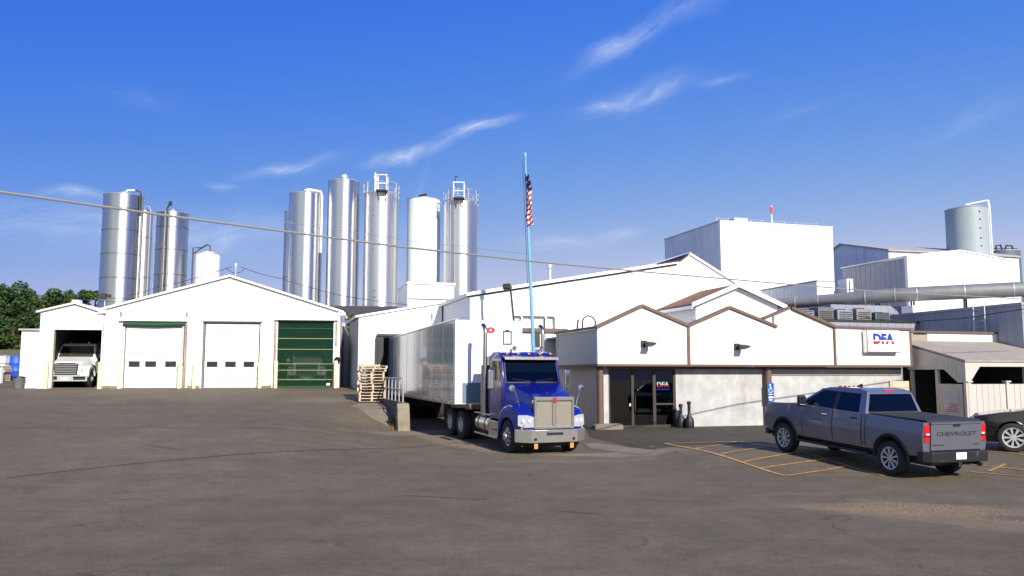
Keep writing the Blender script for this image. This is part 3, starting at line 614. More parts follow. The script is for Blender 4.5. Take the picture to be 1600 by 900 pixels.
# ------------------------------------------------------------------ office with zigzag fascia
OO = (9.132, 36.734)
of = thing('office_building', 'low white office with zigzag brown roof edges and glass entrance', 'office', (*OO, 0), A)
FB = 2.93; FY = -.6
m = M().use('panel')
m.plate([(-6.0, FB), (-1.84, FB), (-1.84, 4.52), (-3.97, 5.32), (-6.0, 4.42)], 'y', FY, FY + .15)
m.plate([(-1.82, FB), (2.42, FB), (2.42, 4.58), (.2, 5.34), (-1.82, 4.52)], 'y', FY, FY + .15)
m.plate([(2.44, FB), (5.52, FB), (5.52, 4.60), (3.31, 5.40), (2.44, 5.08)], 'y', FY + .04, FY + .19)
m.plate([(5.54, FB), (9.7, FB), (9.7, 4.54), (5.54, 4.56)], 'y', FY, FY + .15)
m.build('fascia', of)
M().use('panel').box(9.55, 9.70, FY + .16, 8, FB, 4.5).build('side_fascia', of); M().use(mat('shade_toned_side_panel', (.56, .52, .44), .6, var=.08)).box(-6.0, -5.85, FY + .16, 4.6, FB, 4.38).build('side_fascia', of)  # left side fascia: white panel with its shade mixed into the colour
m = M().use('brown')
def rake(p, q, y0=FY - .10, y1=FY + .22, t=.125):
    m.slab([(p[0], y0, p[1] + t), (q[0], y0, q[1] + t), (q[0], y1, q[1] + t), (p[0], y1, p[1] + t)], t)
for p, q in [((-6.08, 4.38), (-3.97, 5.325)), ((-3.967, 5.325), (-1.83, 4.52)), ((-1.827, 4.52), (.2, 5.345)), ((.203, 5.345), (2.52, 4.55))]: rake(p, q)
rake((1.9, 4.87), (3.31, 5.405), FY + .03, FY + .3, .13); rake((3.313, 5.405), (5.53, 4.60)); rake((5.533, 4.60), (9.8, 4.545), t=.1)
m.box(-6.10, -6.0, FY, 4.6, 4.385, 4.5)
m.box(-1.90, -1.76, FY - .04, FY - .003, FB, 4.50); m.box(5.48, 5.58, FY - .03, FY - .003, FB, 4.58); m.box(9.62, 9.73, FY - .03, FY - .004, FB, 4.5)
m.build('roof_trim', of)
m = M().use('brown'); m.box(-6.02, 9.72, FY - .02, -.02, FB - .09, FB - .003); m.box(-6.02, -5.45, -.018, 4.7, FB - .09, FB - .003); m.build('soffit', of)
m = M().use('greyroof')
m.box(-5.84, 9.54, FY + .23, 8, 4.22, 4.30); m.build('roof', of)
m = M().use('oldwall')
m.plate([[(-5.7, 0), (9.6, 0), (9.6, FB - .1), (-5.7, FB - .1)], rect(-5.28, -2.16, .1, 2.72)], 'y', 0, .2)
m.box(9.4, 9.6, .203, 8, 0, FB - .1)
m.build('lower_wall', of)
m = M().use(mat('grey_brown_side_wall', (.58, .48, .38), .8, var=.12, vscale=1.5)); m.box(-5.7, -5.5, .203, 5, 0, FB - .1); m.build('side_wall', of)
for u, r_ in ((-5.74, .14), (2.28, .15)): M().use('brown').lathe([(r_, 0), (r_, 2.83)], (u, -.2, 0), seg=14).build('post', of)
m = M().use('brown'); m.box(-5.35, 9.6, -.03, -.003, 2.72, 2.82); m.box(2.42, 9.5, -.02, -.003, 2.44, 2.47); m.build('wall_trim', of)
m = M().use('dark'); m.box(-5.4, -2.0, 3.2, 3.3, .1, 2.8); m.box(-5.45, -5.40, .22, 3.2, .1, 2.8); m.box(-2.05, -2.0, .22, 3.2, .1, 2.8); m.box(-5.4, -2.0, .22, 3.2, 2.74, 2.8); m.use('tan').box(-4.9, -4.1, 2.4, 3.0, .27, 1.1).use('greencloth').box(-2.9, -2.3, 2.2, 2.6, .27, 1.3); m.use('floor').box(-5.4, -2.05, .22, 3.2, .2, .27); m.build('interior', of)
# storefront: two glass doors and a side light
en = M().use('darkmetal')
en.plate([rect(-5.28, -2.16, .26, 2.72), rect(-5.2, -4.22, .36, 2.64), rect(-4.10, -3.22, .36, 2.64), rect(-3.08, -2.26, 1.28, 2.64), rect(-3.08, -2.26, .36, 1.20)], 'y', .04, .12)
en = en.build('entrance_frame', of)
for a, b, z0, z1 in ((-5.2, -4.22, .36, 2.64), (-4.10, -3.22, .36, 2.64), (-3.08, -2.26, 1.28, 2.64), (-3.08, -2.26, .36, 1.20)):
    M().use('doorglass').plate(rect(a, b, z0, z1), 'y', .075, .085).build('pane', en)
M().use('darkmetal').tube([(-4.24, -.03, .95), (-4.24, -.03, 1.6)], .025).tube([(-4.08, -.03, .95), (-4.08, -.03, 1.6)], .025).box(-4.25, -4.23, -.03, .04, 1.0, 1.02).box(-4.09, -4.07, -.03, .04, 1.0, 1.02).use('signwhite').box(-4.32, -4.23, .02, .039, 1.16, 1.28).build('handle', en)

def opt(u, v): return (OO[0] + pu[0] * u + pv[0] * v, OO[1] + pu[1] * u + pv[1] * v)
for u, z, lab in ((-3.92, 3.78, 'dark angled wall lamp on the gable above the glass entrance'), (.50, 3.70, 'dark angled wall lamp on the middle gable past the entrance')):
    t = thing('wall_lamp', lab, 'lamp', (*opt(u, FY - .003), z), A, 'wall lamps on the office gables')
    M().use('darkmetal').box(-.13, .10, -.12, 0, -.14, .14).build('back_box', t, bevel=.02)
    M().use('darkmetal').tube([(0, -.1, .02), (.1, -.28, .05)], .04).build('arm', t)
    M().use('darkmetal').plate([(-.26, .10), (-.72, .02), (-.72, -.04), (-.26, -.14)], 'x', -.06, .26).build('lamp_head', t, bevel=.03)

sgn = thing('shop_sign', 'white box sign with blue and red letters on the office fascia', 'sign', (*opt(7.93, FY - .003), 4.02), A)
M().use('alu').box(-.92, .92, -.30, 0, -.53, .53).build('case', sgn, bevel=.02)
M().use('signwhite').box(-.87, .87, -.312, -.301, -.48, .48).build('face_panel', sgn)
def two_tone(name, txt, size, width, top, low, parent, loc, cut=0, depth=.006, bold=.0, gap=0):
    vs, fs = text_mesh(txt, size, width, depth, bold); mm = M().use(top)
    b = mm.poly(vs, fs); bmesh.ops.bisect_plane(mm.bm, geom=mm.bm.verts[:] + mm.bm.edges[:] + mm.bm.faces[:], plane_co=(0, 0, cut), plane_no=(0, 0, 1))
    mm.use(low); k = mm.mi
    for f in mm.bm.faces:
        if f.calc_center_median().z < cut: f.material_index = k
    if gap:
        bmesh.ops.bisect_plane(mm.bm, geom=mm.bm.verts[:] + mm.bm.edges[:] + mm.bm.faces[:], plane_co=(0, 0, cut - gap), plane_no=(0, 0, 1))
        bmesh.ops.delete(mm.bm, geom=[f for f in mm.bm.faces if cut - gap < f.calc_center_median().z < cut], context='FACES')
    return mm.build(name, parent, loc=loc)
two_tone('lettering', 'DFA', .62, 1.16, 'logoblue', 'logored', sgn, (0, -.320, .10), -.06, bold=.034, gap=.045)
vs, fs = text_mesh('Dairy Farmers of America', .13, 1.35, .004); m = M().use('greytext'); m.poly(vs, fs); m.build('tagline', sgn, loc=(0, -.318, -.24))
ne = thing('neon_sign', 'lit window sign with white and red letters inside entrance glass', 'neon sign', (*opt(-2.67, .17), 2.0), A)
two_tone('letters', 'DFA', .30, .58, 'neonw', 'neonr', ne, (0, 0, .06), -.02, .01, .012)
M().use('neonb').box(-.30, .30, -.01, .01, -.16, -.12).build('underline', ne)

# bottle shaped cigarette bins, parking sign, concrete block
def ash(x, y, h, lab):
    o = M().use('black').lathe([(.19, 0), (.20, .03), (.20, .30), (.17, .40), (.08, .52), (.065, .60), (.065, h - .14), (.085, h - .12), (.085, h - .02), (.05, h), (0, h)], seg=20).build('ash_bin', loc=(x, y, gz(x, y)))
    tag(o, lab, 'ash bin', 'bottle shaped ash bins by the entrance')
ash(7.47, 35.45, 1.12, 'taller black bottle shaped ash bin by the entrance wall'); ash(7.18, 35.75, 1.0, 'shorter black bottle shaped ash bin closer to the glass doors')
t = thing('parking_sign', 'blue disabled parking sign mounted on the brown office post', 'sign', (*opt(2.28, -.37), 1.72), A)
M().use('signblue').box(-.16, .16, -.012, 0, -.42, .40).build('plate', t)
m = M().use('signwhite'); m.lathe([(.04, -.016), (.04, -.013)], (-.03, 0, .31), 'y', 12); m.tube([(-.03, -.016, .26), (-.01, -.016, .13), (.07, -.016, .12), (.10, -.016, .0)], .017, 6)
m.tube([(-.02 + .09 * math.cos(a), -.016, .07 + .09 * math.sin(a)) for a in [rad(q) for q in range(120, 350, 20)]], .013, 6); m.tube([(-.02, -.016, .2), (.06, -.016, .19)], .013, 6)
m.build('wheelchair_symbol', t)
m = M().use('signwhite')
for z0, w in ((-.10, .11), (-.2, .12), (-.24, .12), (-.34, .09)): m.box(-w, w, -.016, -.0125, z0 - .022, z0 + .022)
m.build('text_line', t)
o = M().use('slabconc').plate([(-.62, 0), (.62, 0), (.62, .2), (.5, .26), (-.5, .26), (-.62, .2)], 'y', -.2, .2).build('concrete_block', bevel=.02, loc=(3.95, 34.75, gz(3.95, 34.75) - .02))
o.rotation_euler.z = rad(A); tag(o, 'pale concrete block on the ground at the office corner post', 'block')

t = thing('hose_ring', 'dark curled pipe loop standing on the office roof edge', 'pipe', (*opt(-5.5, 1.5), 4.5), A)
M().use('darkmetal').tube([(-.35, 0, 0), (-.35, 0, .3), (-.3, 0, .45), (-.1, 0, .58), (.15, 0, .5), (.28, 0, .3), (.2, 0, .0)], .035, 6).build('loop', t)
M().use('darkmetal').tube([(-.6, 0, 0), (-.55, 0, .4)], .04, 6).build('stub', t)

# ------------------------------------------------------------------ silos and tanks
def silo(name, x, y, r, top, matk, lab, bands=(), cone=.5, cat='silo', group='tall steel silos'):
    t = thing(name, lab, cat, (x, y, 0), 0, group)
    M().use(matk).lathe([(r, 0), (r, top - .05), (r - .04, top), (0, top + cone)], seg=64).build('shell', t, angle=25)
    if bands:
        m = M().use('darkchrome')
        for z in bands: m.lathe([(r + .002, z - .05), (r + .03, z - .03), (r + .03, z + .03), (r + .002, z + .05)], seg=64)
        m.build('band', t)
    m = M().use('galv'); m.tube([((r + .005) * math.cos(q), (r + .005) * math.sin(q), top - .02) for q in [2 * math.pi * k / 40 for k in range(41)]], .035, 6); m.build('rim', t)
    return t
def ladder(t, r, ang, z0, z1, cage=False, k='galv', w=.22, out=.16):
    c, s_ = math.cos(rad(ang)), math.sin(rad(ang)); px, py = -s_, c
    P = lambda o, z, q=out: ((r + q) * c + px * o, (r + q) * s_ + py * o, z)
    m = M().use(k)
    m.tube([P(-w, z0), P(-w, z1)], .03, 6); m.tube([P(w, z0), P(w, z1)], .03, 6)
    z = z0 + .15
    while z < z1: m.tube([P(-w, z), P(w, z)], .018, 5); z += .33
    z = z0 + .5
    while z < z1 - .5: m.tube([P(-w, z), P(-w, z, -.02)], .02, 5); m.tube([P(w, z), P(w, z, -.02)], .02, 5); z += 2.2
    m.build('ladder', t)
def top_rail(t, r, top, hatch_ang):
    m = M().use('galv'); R_ = r + .06
    for z, w in ((top + 1.05, .035), (top + .55, .025), (top + .10, .05)):
        m.tube([(R_ * math.cos(q), R_ * math.sin(q), z) for q in [2 * math.pi * k / 40 for k in range(41)]], w, 6, False)
    for k in range(10): q = 2 * math.pi * k / 10 + .2; m.tube([(R_ * math.cos(q), R_ * math.sin(q), top - .25), (R_ * math.cos(q), R_ * math.sin(q), top + 1.06)], .035, 6)
    m.build('guard_rail', t)
    c, s_ = math.cos(rad(hatch_ang)), math.sin(rad(hatch_ang)); x, y = (r + .25) * c, (r + .25) * s_
    m = M().use('darkmetal').box(x - .5, x + .5, y - .4, y + .4, top + .02, top + .14); m.tube([(x - .4, y - .3, top), (x - .3, y + .3, top - .8)], .04, 6).tube([(x + .4, y - .3, top), (x + .3, y + .3, top - .8)], .04, 6).build('platform', t)
    m = M().use('whitepipe')
    for sx in (-.48, .48):
        for sy in (-.38, .38): m.tube([(x + sx, y + sy, top + .1), (x + sx, y + sy, top + 1.5)], .04, 6)
    for z in (.7, 1.48):
        m.tube([(x - .48, y - .38, top + z), (x + .48, y - .38, top + z)], .05, 6).tube([(x - .48, y - .38, top + z), (x - .48, y + .38, top + z)], .05, 6).tube([(x + .48, y - .38, top + z), (x + .48, y + .38, top + z)], .05, 6)
    m.build('platform_rail', t)
G_ = 'tall steel silos'
a = silo('silo', -36.05, 76, 1.72, 18.95, 'steel2', 'banded stainless silo behind truck bay, biggest of that pair, with bent pipe on top', [4.5, 6.8, 9.0, 9.3, 11.2, 13.4, 15.6, 17.6])
M().use('whitepipe').tube([(.3, -.2, 19.2), (.4, -.3, 19.45), (1.3, -.6, 19.40)], .08, 8).use('darkmetal').tube([(1.3, -.6, 19.40), (1.72, -.5, 19.32), (1.80, -.45, 18.9), (1.80, -.45, 17)], .08, 8).use('galv').tube([(1.80, -.45, 17), (1.80, -.45, 4)], .08, 8).build('vent_pipe', a)
ladder(a, 1.72, -22, 4, 18.8, k='darkmetal', w=.16, out=.08)
b = silo('silo', -36.75, 82, .8, 18.6, 'steel3', 'slim grey silo mostly hidden behind the banded silo with bent pipe', [8, 12, 16])
M().use('galv').tube([(.2, -.5, 18.8), (.3, -.6, 19.1), (.7, -.6, 19.1), (.82, -.5, 18.8), (.82, -.5, 5)], .055, 8).build('vent_pipe', b)
c = silo('silo', -33.1, 80, 1.51, 18.1, 'steel2', 'stainless silo with dark central conduit and faint bands, beside bent pipe silo', [5, 7.3, 9.6, 12, 14.4, 16.6])
M().use('darkmetal').tube([(.12, -1.62, 4), (.12, -1.62, 18.3), (.12, -1.0, 18.9)], .08, 8).box(.0, .25, -1.1, -.85, 18.7, 19.1).build('conduit', c)
t = silo('storage_tank', -29.5, 80, 1.14, 14.1, 'plain', 'small white tank with dark bent overflow pipe above the garage roof', (), .35, 'tank', 'small tanks')
M().use('darkmetal').tube([(-1.4, -.2, 6), (-1.4, -.2, 14.7), (-.5, -.2, 14.7), (-.1, -.2, 15.0), (.25, -.2, 14.9), (.25, -.2, 14.2)], .075, 8).tube([(-1.4, -.2, 14.1), (-.2, -.2, 14.95)], .06, 6).build('overflow_pipe', t)
d = silo('silo', -19.1, 76, 1.55, 19.1, 'steel', 'polished silo with white overflow pipe on its side, nearest the garage ridge')
M().use('whitepipe').tube([(-.1, -.3, 19.45), (.3, -.4, 19.55), (1.45, -.5, 19.3), (1.58, -.5, 18.9), (1.58, -.5, 13.6)], .09, 8).build('overflow_pipe', d)
silo('silo', -21.4, 82, 1.30, 18.6, 'steel3', 'narrow dull silo peeking out behind the silo with white overflow pipe', [12])
e = silo('silo', -15.61, 76, 1.47, 20.3, 'steel', 'tallest polished silo with plain domed top')
M().use('galv').lathe([(.35, 20.65), (.35, 20.95), (0, 21.0)], seg=12).build('vent_cap', e)
f = silo('silo', -12.13, 76, 1.54, 19.0, 'steel3', 'bright dull steel silo with top railing, antenna and white hatch frame')
top_rail(f, 1.54, 19.0, -80); M().use('whitepipe').tube([(-.6, 0, 19.3), (-.6, 0, 21.2)], .07, 6).tube([(-.3, 0, 19.3), (-.3, 0, 20.9)], .04, 6).lathe([(.12, 20.6), (.12, 21.0)], (-.6, 0, 0), seg=8).build('antenna', f)
m = M().use('darkmetal')
for q, z in ((-108, 17.4), (-108, 16.9), (-108, 14.3), (-100, 14.2), (-108, 13.8), (-103, 10), (-98, 10), (-103, 9.4), (-98, 9.4)): m.lathe([(.05, -.03), (.05, .03)], (1.55 * math.cos(rad(q)), 1.55 * math.sin(rad(q)), z), seg=8)
m.build('port', f)
h = silo('silo', -8.39, 78, 1.56, 19.0, 'palegreen', 'pale painted silo without railing between two railed steel silos', (), .42)
M().use('darkmetal').slab([(-.5, -.4, 19.42), (.25, -.4, 19.62), (.25, .3, 19.62), (-.5, .3, 19.42)], .08).build('hatch', h)
k = silo('silo', -4.75, 76, 1.54, 18.3, 'steel3', 'railed steel silo with a long ladder, nearest the flagpole')
top_rail(k, 1.54, 18.3, -92); ladder(k, 1.54, -112, 3, 19.5); M().use('darkmetal').tube([(-.5, -.6, 18.5), (-.5, -.6, 20.7)], .04, 6).box(-.55, -.3, -.65, -.5, 20.6, 20.75).build('antenna', k)
t = silo('storage_tank', 41.55, 75, 1.75, 17.5, 'greentank', 'large grey green tank with pole on its side above the white box building', (), .5, 'tank', 'small tanks')
M().use('whitepipe').tube([(1.6, -.8, 6), (1.6, -.8, 18.2)], .12, 8).tube([(1.6, -.8, 18.2), (-.2, -.3, 17.9)], .07, 6).build('pipe', t)
m = M().use('darkmetal')
for z in (17.0, 16.3, 15.5, 14.6, 13.9): m.lathe([(.07, -.04), (.07, .04)], (.22, -1.75, z), seg=8)
m.build('port', t)
ladder(t, 1.75, -25, 6, 17.8, k='whitepipe')
t = silo('storage_tank', 52.3, 88, 1.75, 15.5, 'darktank', 'dark slate tank with curled pipes on top, behind white box', (), .3, 'tank', 'small tanks')
M().use('darkmetal').tube([(-.8, -.4, 15.6), (-.8, -.4, 16.1), (-.3, -.4, 16.2), (-.2, -.4, 15.7)], .09, 6).tube([(.1, -.4, 15.6), (.3, -.4, 16.15), (.9, -.4, 16.1), (1.0, -.4, 15.6)], .09, 6).tube([(-1.75, 0, 15.9), (1.75, 0, 15.9)], .04, 6).build('pipe', t)

# ------------------------------------------------------------------ factory blocks behind the office
t = thing('factory_tower', 'tallest white windowless block rising behind the office', 'building', (15.716, 62, 0), A)
M().use('plain').box(0, 9.95, 0, .3, 0, 14.0).build('front_wall', t)
M().use('corr').box(0, .3, .303, 9.2, 0, 14.0).box(9.65, 9.95, .303, 9.2, 0, 14).build('side_wall', t)
M().use('greyroof').box(.31, 9.64, .31, 9.2, 13.7, 13.9).build('roof', t)
M().use('galv').box(-.05, 10.0, -.05, .31, 14.003, 14.10).box(-.05, .31, .313, 9.2, 14.003, 14.1).build('coping', t)
m = M().use('galv')
for x in range(10): m.tube([(.4 + x, 1.2, 13.9), (.4 + x, 1.2, 14.55)], .025, 5)
m.tube([(.4, 1.2, 14.5), (9.4, 1.2, 14.5)], .025, 5).box(2.2, 3.4, 1.6, 2.6, 13.9, 14.7).build('roof_rail', t)
w = thing('wind_sock', 'red wind sock on a thin mast on the tallest white block', 'wind sock', (15.716 + 4.7 * pu[0], 62 + 4.7 * pu[1] + .6, 14.0), 0)
M().use('whitepipe').tube([(0, 0, -.2), (0, 0, 1.6)], .05, 6).build('mast', w)
M().use(mat('faded_red_cloth', (.75, .09, .06), .7)).lathe([(.04, .85), (.08, 1.05), (.11, 1.35), (.10, 1.5)], (.02, 0, 0), seg=10).build('sock', w)

t = thing('ridged_shed', 'grey corrugated gabled building beyond the tall white block', 'building', (31.988, 70, 0), A)
m = M().use('corr'); m.plate([(0, 0), (10.4, 0), (10.4, 13.1), (6.0, 14.35), (0, 13.0)], 'x', 0, .2); m.build('gable_wall', t)
M().use('plain').box(.21, 14, 0, .2, 0, 13.0).build('front_wall', t)
M().use('greyroof').slab([(-.15, -.2, 13.05), (14, -.2, 13.05), (14, 6, 14.5), (-.15, 6, 14.5)], .14).slab([(-.15, 6.003, 14.5), (14, 6.003, 14.5), (14, 10.6, 13.15), (-.15, 10.6, 13.15)], .14).build('roof', t)
t = thing('white_annex', 'white box building with a shallow gable above the grey duct', 'building', (26.352, 55, 0), A)
M().use('plain').plate([(0, 0), (8.7, 0), (8.7, 10.35), (4.36, 10.85), (0, 10.3)], 'y', 0, .25).build('front_wall', t)
M().use('slate').box(0, .25, .253, 6.6, 0, 10.25).build('side_wall', t)  # left wall of the white box, its shade put into the colour
M().use('plain').slab([(-.06, -.06, 10.40), (4.36, -.06, 10.96), (4.36, 6.7, 10.96), (-.06, 6.7, 10.40)], .08).slab([(4.363, -.06, 10.96), (8.78, -.06, 10.46), (8.78, 6.7, 10.46), (4.363, 6.7, 10.96)], .08).build('roof', t)
t = thing('small_annex', 'small box with grey side and white end below tall block', 'building', (20.266, 55, 0), A)
M().use('plain').box(0, 1.3, 0, .2, 5, 8.65).build('front_wall', t)
M().use('corr').box(0, .2, .203, 6.5, 5, 8.65).build('side_wall', t)
M().use('greyroof').box(-.04, 1.36, -.04, 6.6, 8.655, 8.74).build('roof', t)
M().use('plain').box(2.6, 3.1, .3, 1.2, 7.0, 8.95).use('darkmetal').box(2.75, 2.85, .29, .297, 7.4, 8.8).build('stair_box', t)

# long low wall, shade put into its slate colour, with equipment and ladder
SLX, SLY = 24.7, 40.2
t = thing('low_building', 'long low building with shade tinted blue side under the duct at far end', 'building', (SLX, SLY, 0), A)
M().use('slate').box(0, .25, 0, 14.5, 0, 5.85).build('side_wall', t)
M().use('plain').box(.253, 9, 0, .2, 0, 5.8).build('front_wall', t)
M().use('greyroof').box(-.06, 9, -.05, 14.6, 5.855, 5.98).build('roof', t)
m = M().use('galv')
for o_ in (-.35, .35): m.tube([(-.25, 2.3 + o_, 3.9), (-.25, 2.3 + o_, 6.0)], .035, 6)
for z in frange(4.0, 5.8, .3): m.tube([(-.25, 1.95, z), (-.25, 2.65, z)], .02, 5)
m.build('wall_ladder', t)
t = thing('utility_block', 'grey flat roofed block with plant behind the third office gable', 'building', (15.6, 44.5, 0), A)
M().use('slate').box(0, 9.0, 0, 5, 0, 5.35).build('wall', t)
M().use('darkroof').box(-.05, 9.05, -.06, 5, 5.355, 5.45).build('roof', t)
M().use('slate').box(4.2, 9.2, 3.2, 5.2, 5.46, 6.6).use('plain').box(8.6, 9.9, 1.6, 2.5, 5.46, 6.5).build('penthouse', t)
pr = random.Random(3)
for i in range(5):
    u = .3 + i * 1.25; q = (15.6 + pu[0] * u + pv[0] * .8, 44.5 + pu[1] * u + pv[1] * .8)
    lab = ['squat grey roof fan box nearest the office gable', 'grey roof air handler second from the office gable', 'middle roof air handler with dark louvres in the row', 'slatted roof condenser fourth from the office gable', 'dark roof condenser at the sign end of the row'][i]
    t = thing('air_handler', lab, 'roof unit', (*q, 5.45), A, 'roof units behind the third office gable'); hh = [.55, .75, .62, .7, .5][i]
    M().use(['slate', 'greybin', 'slate', 'duct', 'darktank'][i]).box(0, 1.0, 0, .9, .08, hh).build('case', t, bevel=.03)
    m = M().use('darkmetal')
    for z in range(4): m.box(.1, .9, -.02, -.002, .14 + z * .11, .19 + z * .11)
    m.build('louvre', t); M().use('darkmetal').lathe([(.32, hh), (.32, hh + .06), (.1, hh + .08), (0, hh + .08)], (.5, .45, 0), seg=14).build('fan', t)
# second link roofs seen between gables
t = thing('roof_hut', 'small grey and white hut on the roof between second and third gables', 'rooftop box', (*opt(1.4, 6), 4.4), A)
M().use('slate').box(0, .15, 0, 3, 0, 1.35).build('side_wall', t); M().use('plain').box(0.153, 2.6, 0, .2, 0, 1.3).box(-.02, 2.65, -.08, 3, 1.352, 1.44).build('front_wall', t); M().use('darkmetal').box(.1, .5, -.03, -.003, .1, 1.25).build('door', t)

# duct on stands
dp = [(16.2, 55, 7.15), (18.4, 53.6, 7.12), (20.3, 52, 7.15), (21.6, 50.6, 7.2), (24, 49.2, 7.25), (28.8, 47.6, 7.35), (34, 45.6, 7.4), (40, 43.4, 7.45)]
t = thing('air_duct', 'long fat grey air duct on stands above the office', 'duct', (24, 49.2, 0))
M().use('duct').tube([(p[0] - 24, p[1] - 49.2, p[2]) for p in dp], [.32, .36, .40, .42, .43, .43, .43, .43], 20).build('pipe', t)
m = M().use('galv')
def dlerp(k):
    i = min(int(k), len(dp) - 2); q = k - i; return [dp[i][j] * (1 - q) + dp[i + 1][j] * q for j in range(3)]
for k in (.5, 1, 1.6, 2, 2.5, 3, 3.6, 4, 4.5, 5, 5.5, 6, 6.5):
    p = dlerp(k); q = dlerp(k + .02); p = [p[0] - 24, p[1] - 49.2, p[2]]; q = [q[0] - 24, q[1] - 49.2, q[2]]; d_ = Vector(q) - Vector(p); d_.normalize(); d_ *= .03
    rr = .45 if k >= 3 else .40; m.tube([Vector(p) - d_, Vector(p) + d_], rr, 20)
m.build('seam_ring', t)
m = M().use('darkmetal')
for k in (1.4, 2.2, 3.2, 3.9, 4.5, 5.1, 5.35, 5.7, 6.3):
    p = dlerp(k); m.tube([(p[0] - 24, p[1] - 49.2, .0), (p[0] - 24, p[1] - 49.2, p[2] - .3)], .055, 6)
    m.tube([(p[0] - 23.6, p[1] - 49.2 + .5, .0), (p[0] - 23.6, p[1] - 48.7, p[2] - .3)], .055, 6)
m.build('stand', t)

# ------------------------------------------------------------------ shed with sloping roof, vinyl fence, signs
sh = thing('carport_shed', 'tan lean-to shed with sloping roof and dark open front beside office', 'shed', (*OO, 0), A)
m = M().use('shedroof'); m.slab([(9.95, -3.45, 3.12), (19, -3.45, 3.12), (19, 1.0, 4.25), (9.95, 1.0, 4.25)], .08); m.build('roof', sh)
m = M().use('vinyl'); m.plate([(10.2, 2.14), (10.78, 2.84), (14.4, 2.84), (15.1, 2.2), (15.4, 2.2), (15.4, 3.03), (9.98, 3.03), (9.98, 2.14)], 'y', -3.4, -3.3); m.build('front_fascia', sh)
m = M().use('tan'); m.plate([(-3.29, 2.15), (-3.29, 3.05), (.0, 3.86), (0, 2.72), (-2.2, 2.72), (-2.95, 2.15)], 'x', 9.98, 10.08); m.build('side_gable', sh)
for u, v in ((10.0, -.2), (10.0, -1.75), (9.99, -3.33)): M().use('tan').box(u - .02, u + .12, v - .07, v + .07, .1, 2.7 if v > -3 else 2.2).build('post', sh)
for u in (13.4, 15.25): M().use('tan').box(u, u + .12, -3.25, -3.13, .1, 2.9).build('post', sh)
M().use('dark').box(10.3, 18.5, .6, .7, .2, 3.9).box(13.9, 14.0, -3.2, .6, .2, 3).build('back_wall', sh)
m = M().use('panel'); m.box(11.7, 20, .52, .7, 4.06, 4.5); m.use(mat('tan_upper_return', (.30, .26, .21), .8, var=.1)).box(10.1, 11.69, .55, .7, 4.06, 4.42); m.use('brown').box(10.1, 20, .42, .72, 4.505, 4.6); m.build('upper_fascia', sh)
fn = thing('vinyl_fence', 'cream vinyl board fence closing the shed front', 'fence', (*OO, 0), A)
for a, b in ((10.25, 12.16), (12.34, 15.2), (15.4, 18)):
    m = M().use('vinyl'); n_ = int((b - a) / .155)
    for k in range(n_): u = a + (b - a) * k / n_; m.box(u + .004, u + (b - a) / n_ - .004, -3.36 + .008 * (k % 2), -3.31, .3, 2.08)
    m.box(a, b, -3.309, -3.28, .4, .5).box(a, b, -3.309, -3.28, 1.85, 1.95); m.build('board_panel', fn)
for u in (10.16, 12.25, 15.3): M().use('vinyl').box(u - .08, u + .08, -3.42, -3.27, .15, 2.16).box(u - .14, u + .14, -3.46, -3.23, 2.155, 2.22).build('post', fn)
gt = thing('side_gate', 'shaded tan board gate between shed post and fence corner', 'gate', (*OO, 0), A)
M().use('tan').box(9.96, 10.02, -3.2, -1.85, .3, 2.08).build('board_panel', gt)
for i, (z0, z1) in enumerate(((1.34, 1.82), (.80, 1.28))):
    lab = ('grey printed notice on the shaded tan gate, upper of two', 'white notice with small red print, below the other on the tan gate')[i]
    t = thing('notice_sign', lab, 'notice', (*opt(9.955, -2.55), 0), A, 'notices on the tan gate')
    M().use(mat('weathered_notice_board', (.46, .44, .46), .7, var=.1)).box(-.012, 0, -.42, .40, z0, z1).build('board', t)
    m = M().use('greytext' if i == 0 else 'logored'); rr = random.Random(5 + i)
    for kz in range(5): zz = z1 - .08 - kz * .085; m.box(-.016, -.0125, -.36, .34 - rr.random() * .3, zz - .018, zz + .018)
    m.build('text_line', t)
# leaning wooden panel beside the office end
t = thing('wooden_crate', 'pale wooden slatted crate against the office wall beyond pickup', 'crate', (*opt(9.0, -.55), .25), A)
m = M().use(mat('pale_new_wood', (.60, .46, .31), .8, var=.25, vscale=5, stretch=(6, 1, 1)))
for z in (.15, .55, .95, 1.35, 1.62): m.box(-.42, .50, -.03, .03, z, z + .30 if z < 1.6 else z + .32)
m.build('slat', t); M().use('wood').box(-.56, -.46, -.05, .06, 0, 1.95).box(.42, .50, .033, .10, 0, 1.9).build('post', t)

# ------------------------------------------------------------------ flagpole, flag, street light, wires
FPX, FPY = 1.1, 37.5
t = thing('flag_pole', 'tall light blue flagpole leaning slightly, rising behind the blue tractor', 'flagpole', (FPX, FPY, gz(FPX, FPY)), (0, rad(-2.3), 0))
M().use('poleblue').tube([(0, 0, 0), (0, 0, 4), (0, 0, 8), (0, 0, 12.1)], [.095, .085, .07, .045], 12).build('pole', t)
M().use('poleblue').lathe([(.0, 12.5), (.07, 12.42), (.085, 12.33), (.07, 12.24), (.04, 12.1)], seg=12).build('finial', t)
M().use('wire').tube([(-.12, -.09, 12.0), (-.14, -.12, 7), (-.12, -.12, 1.2)], .012, 5).build('halyard', t)
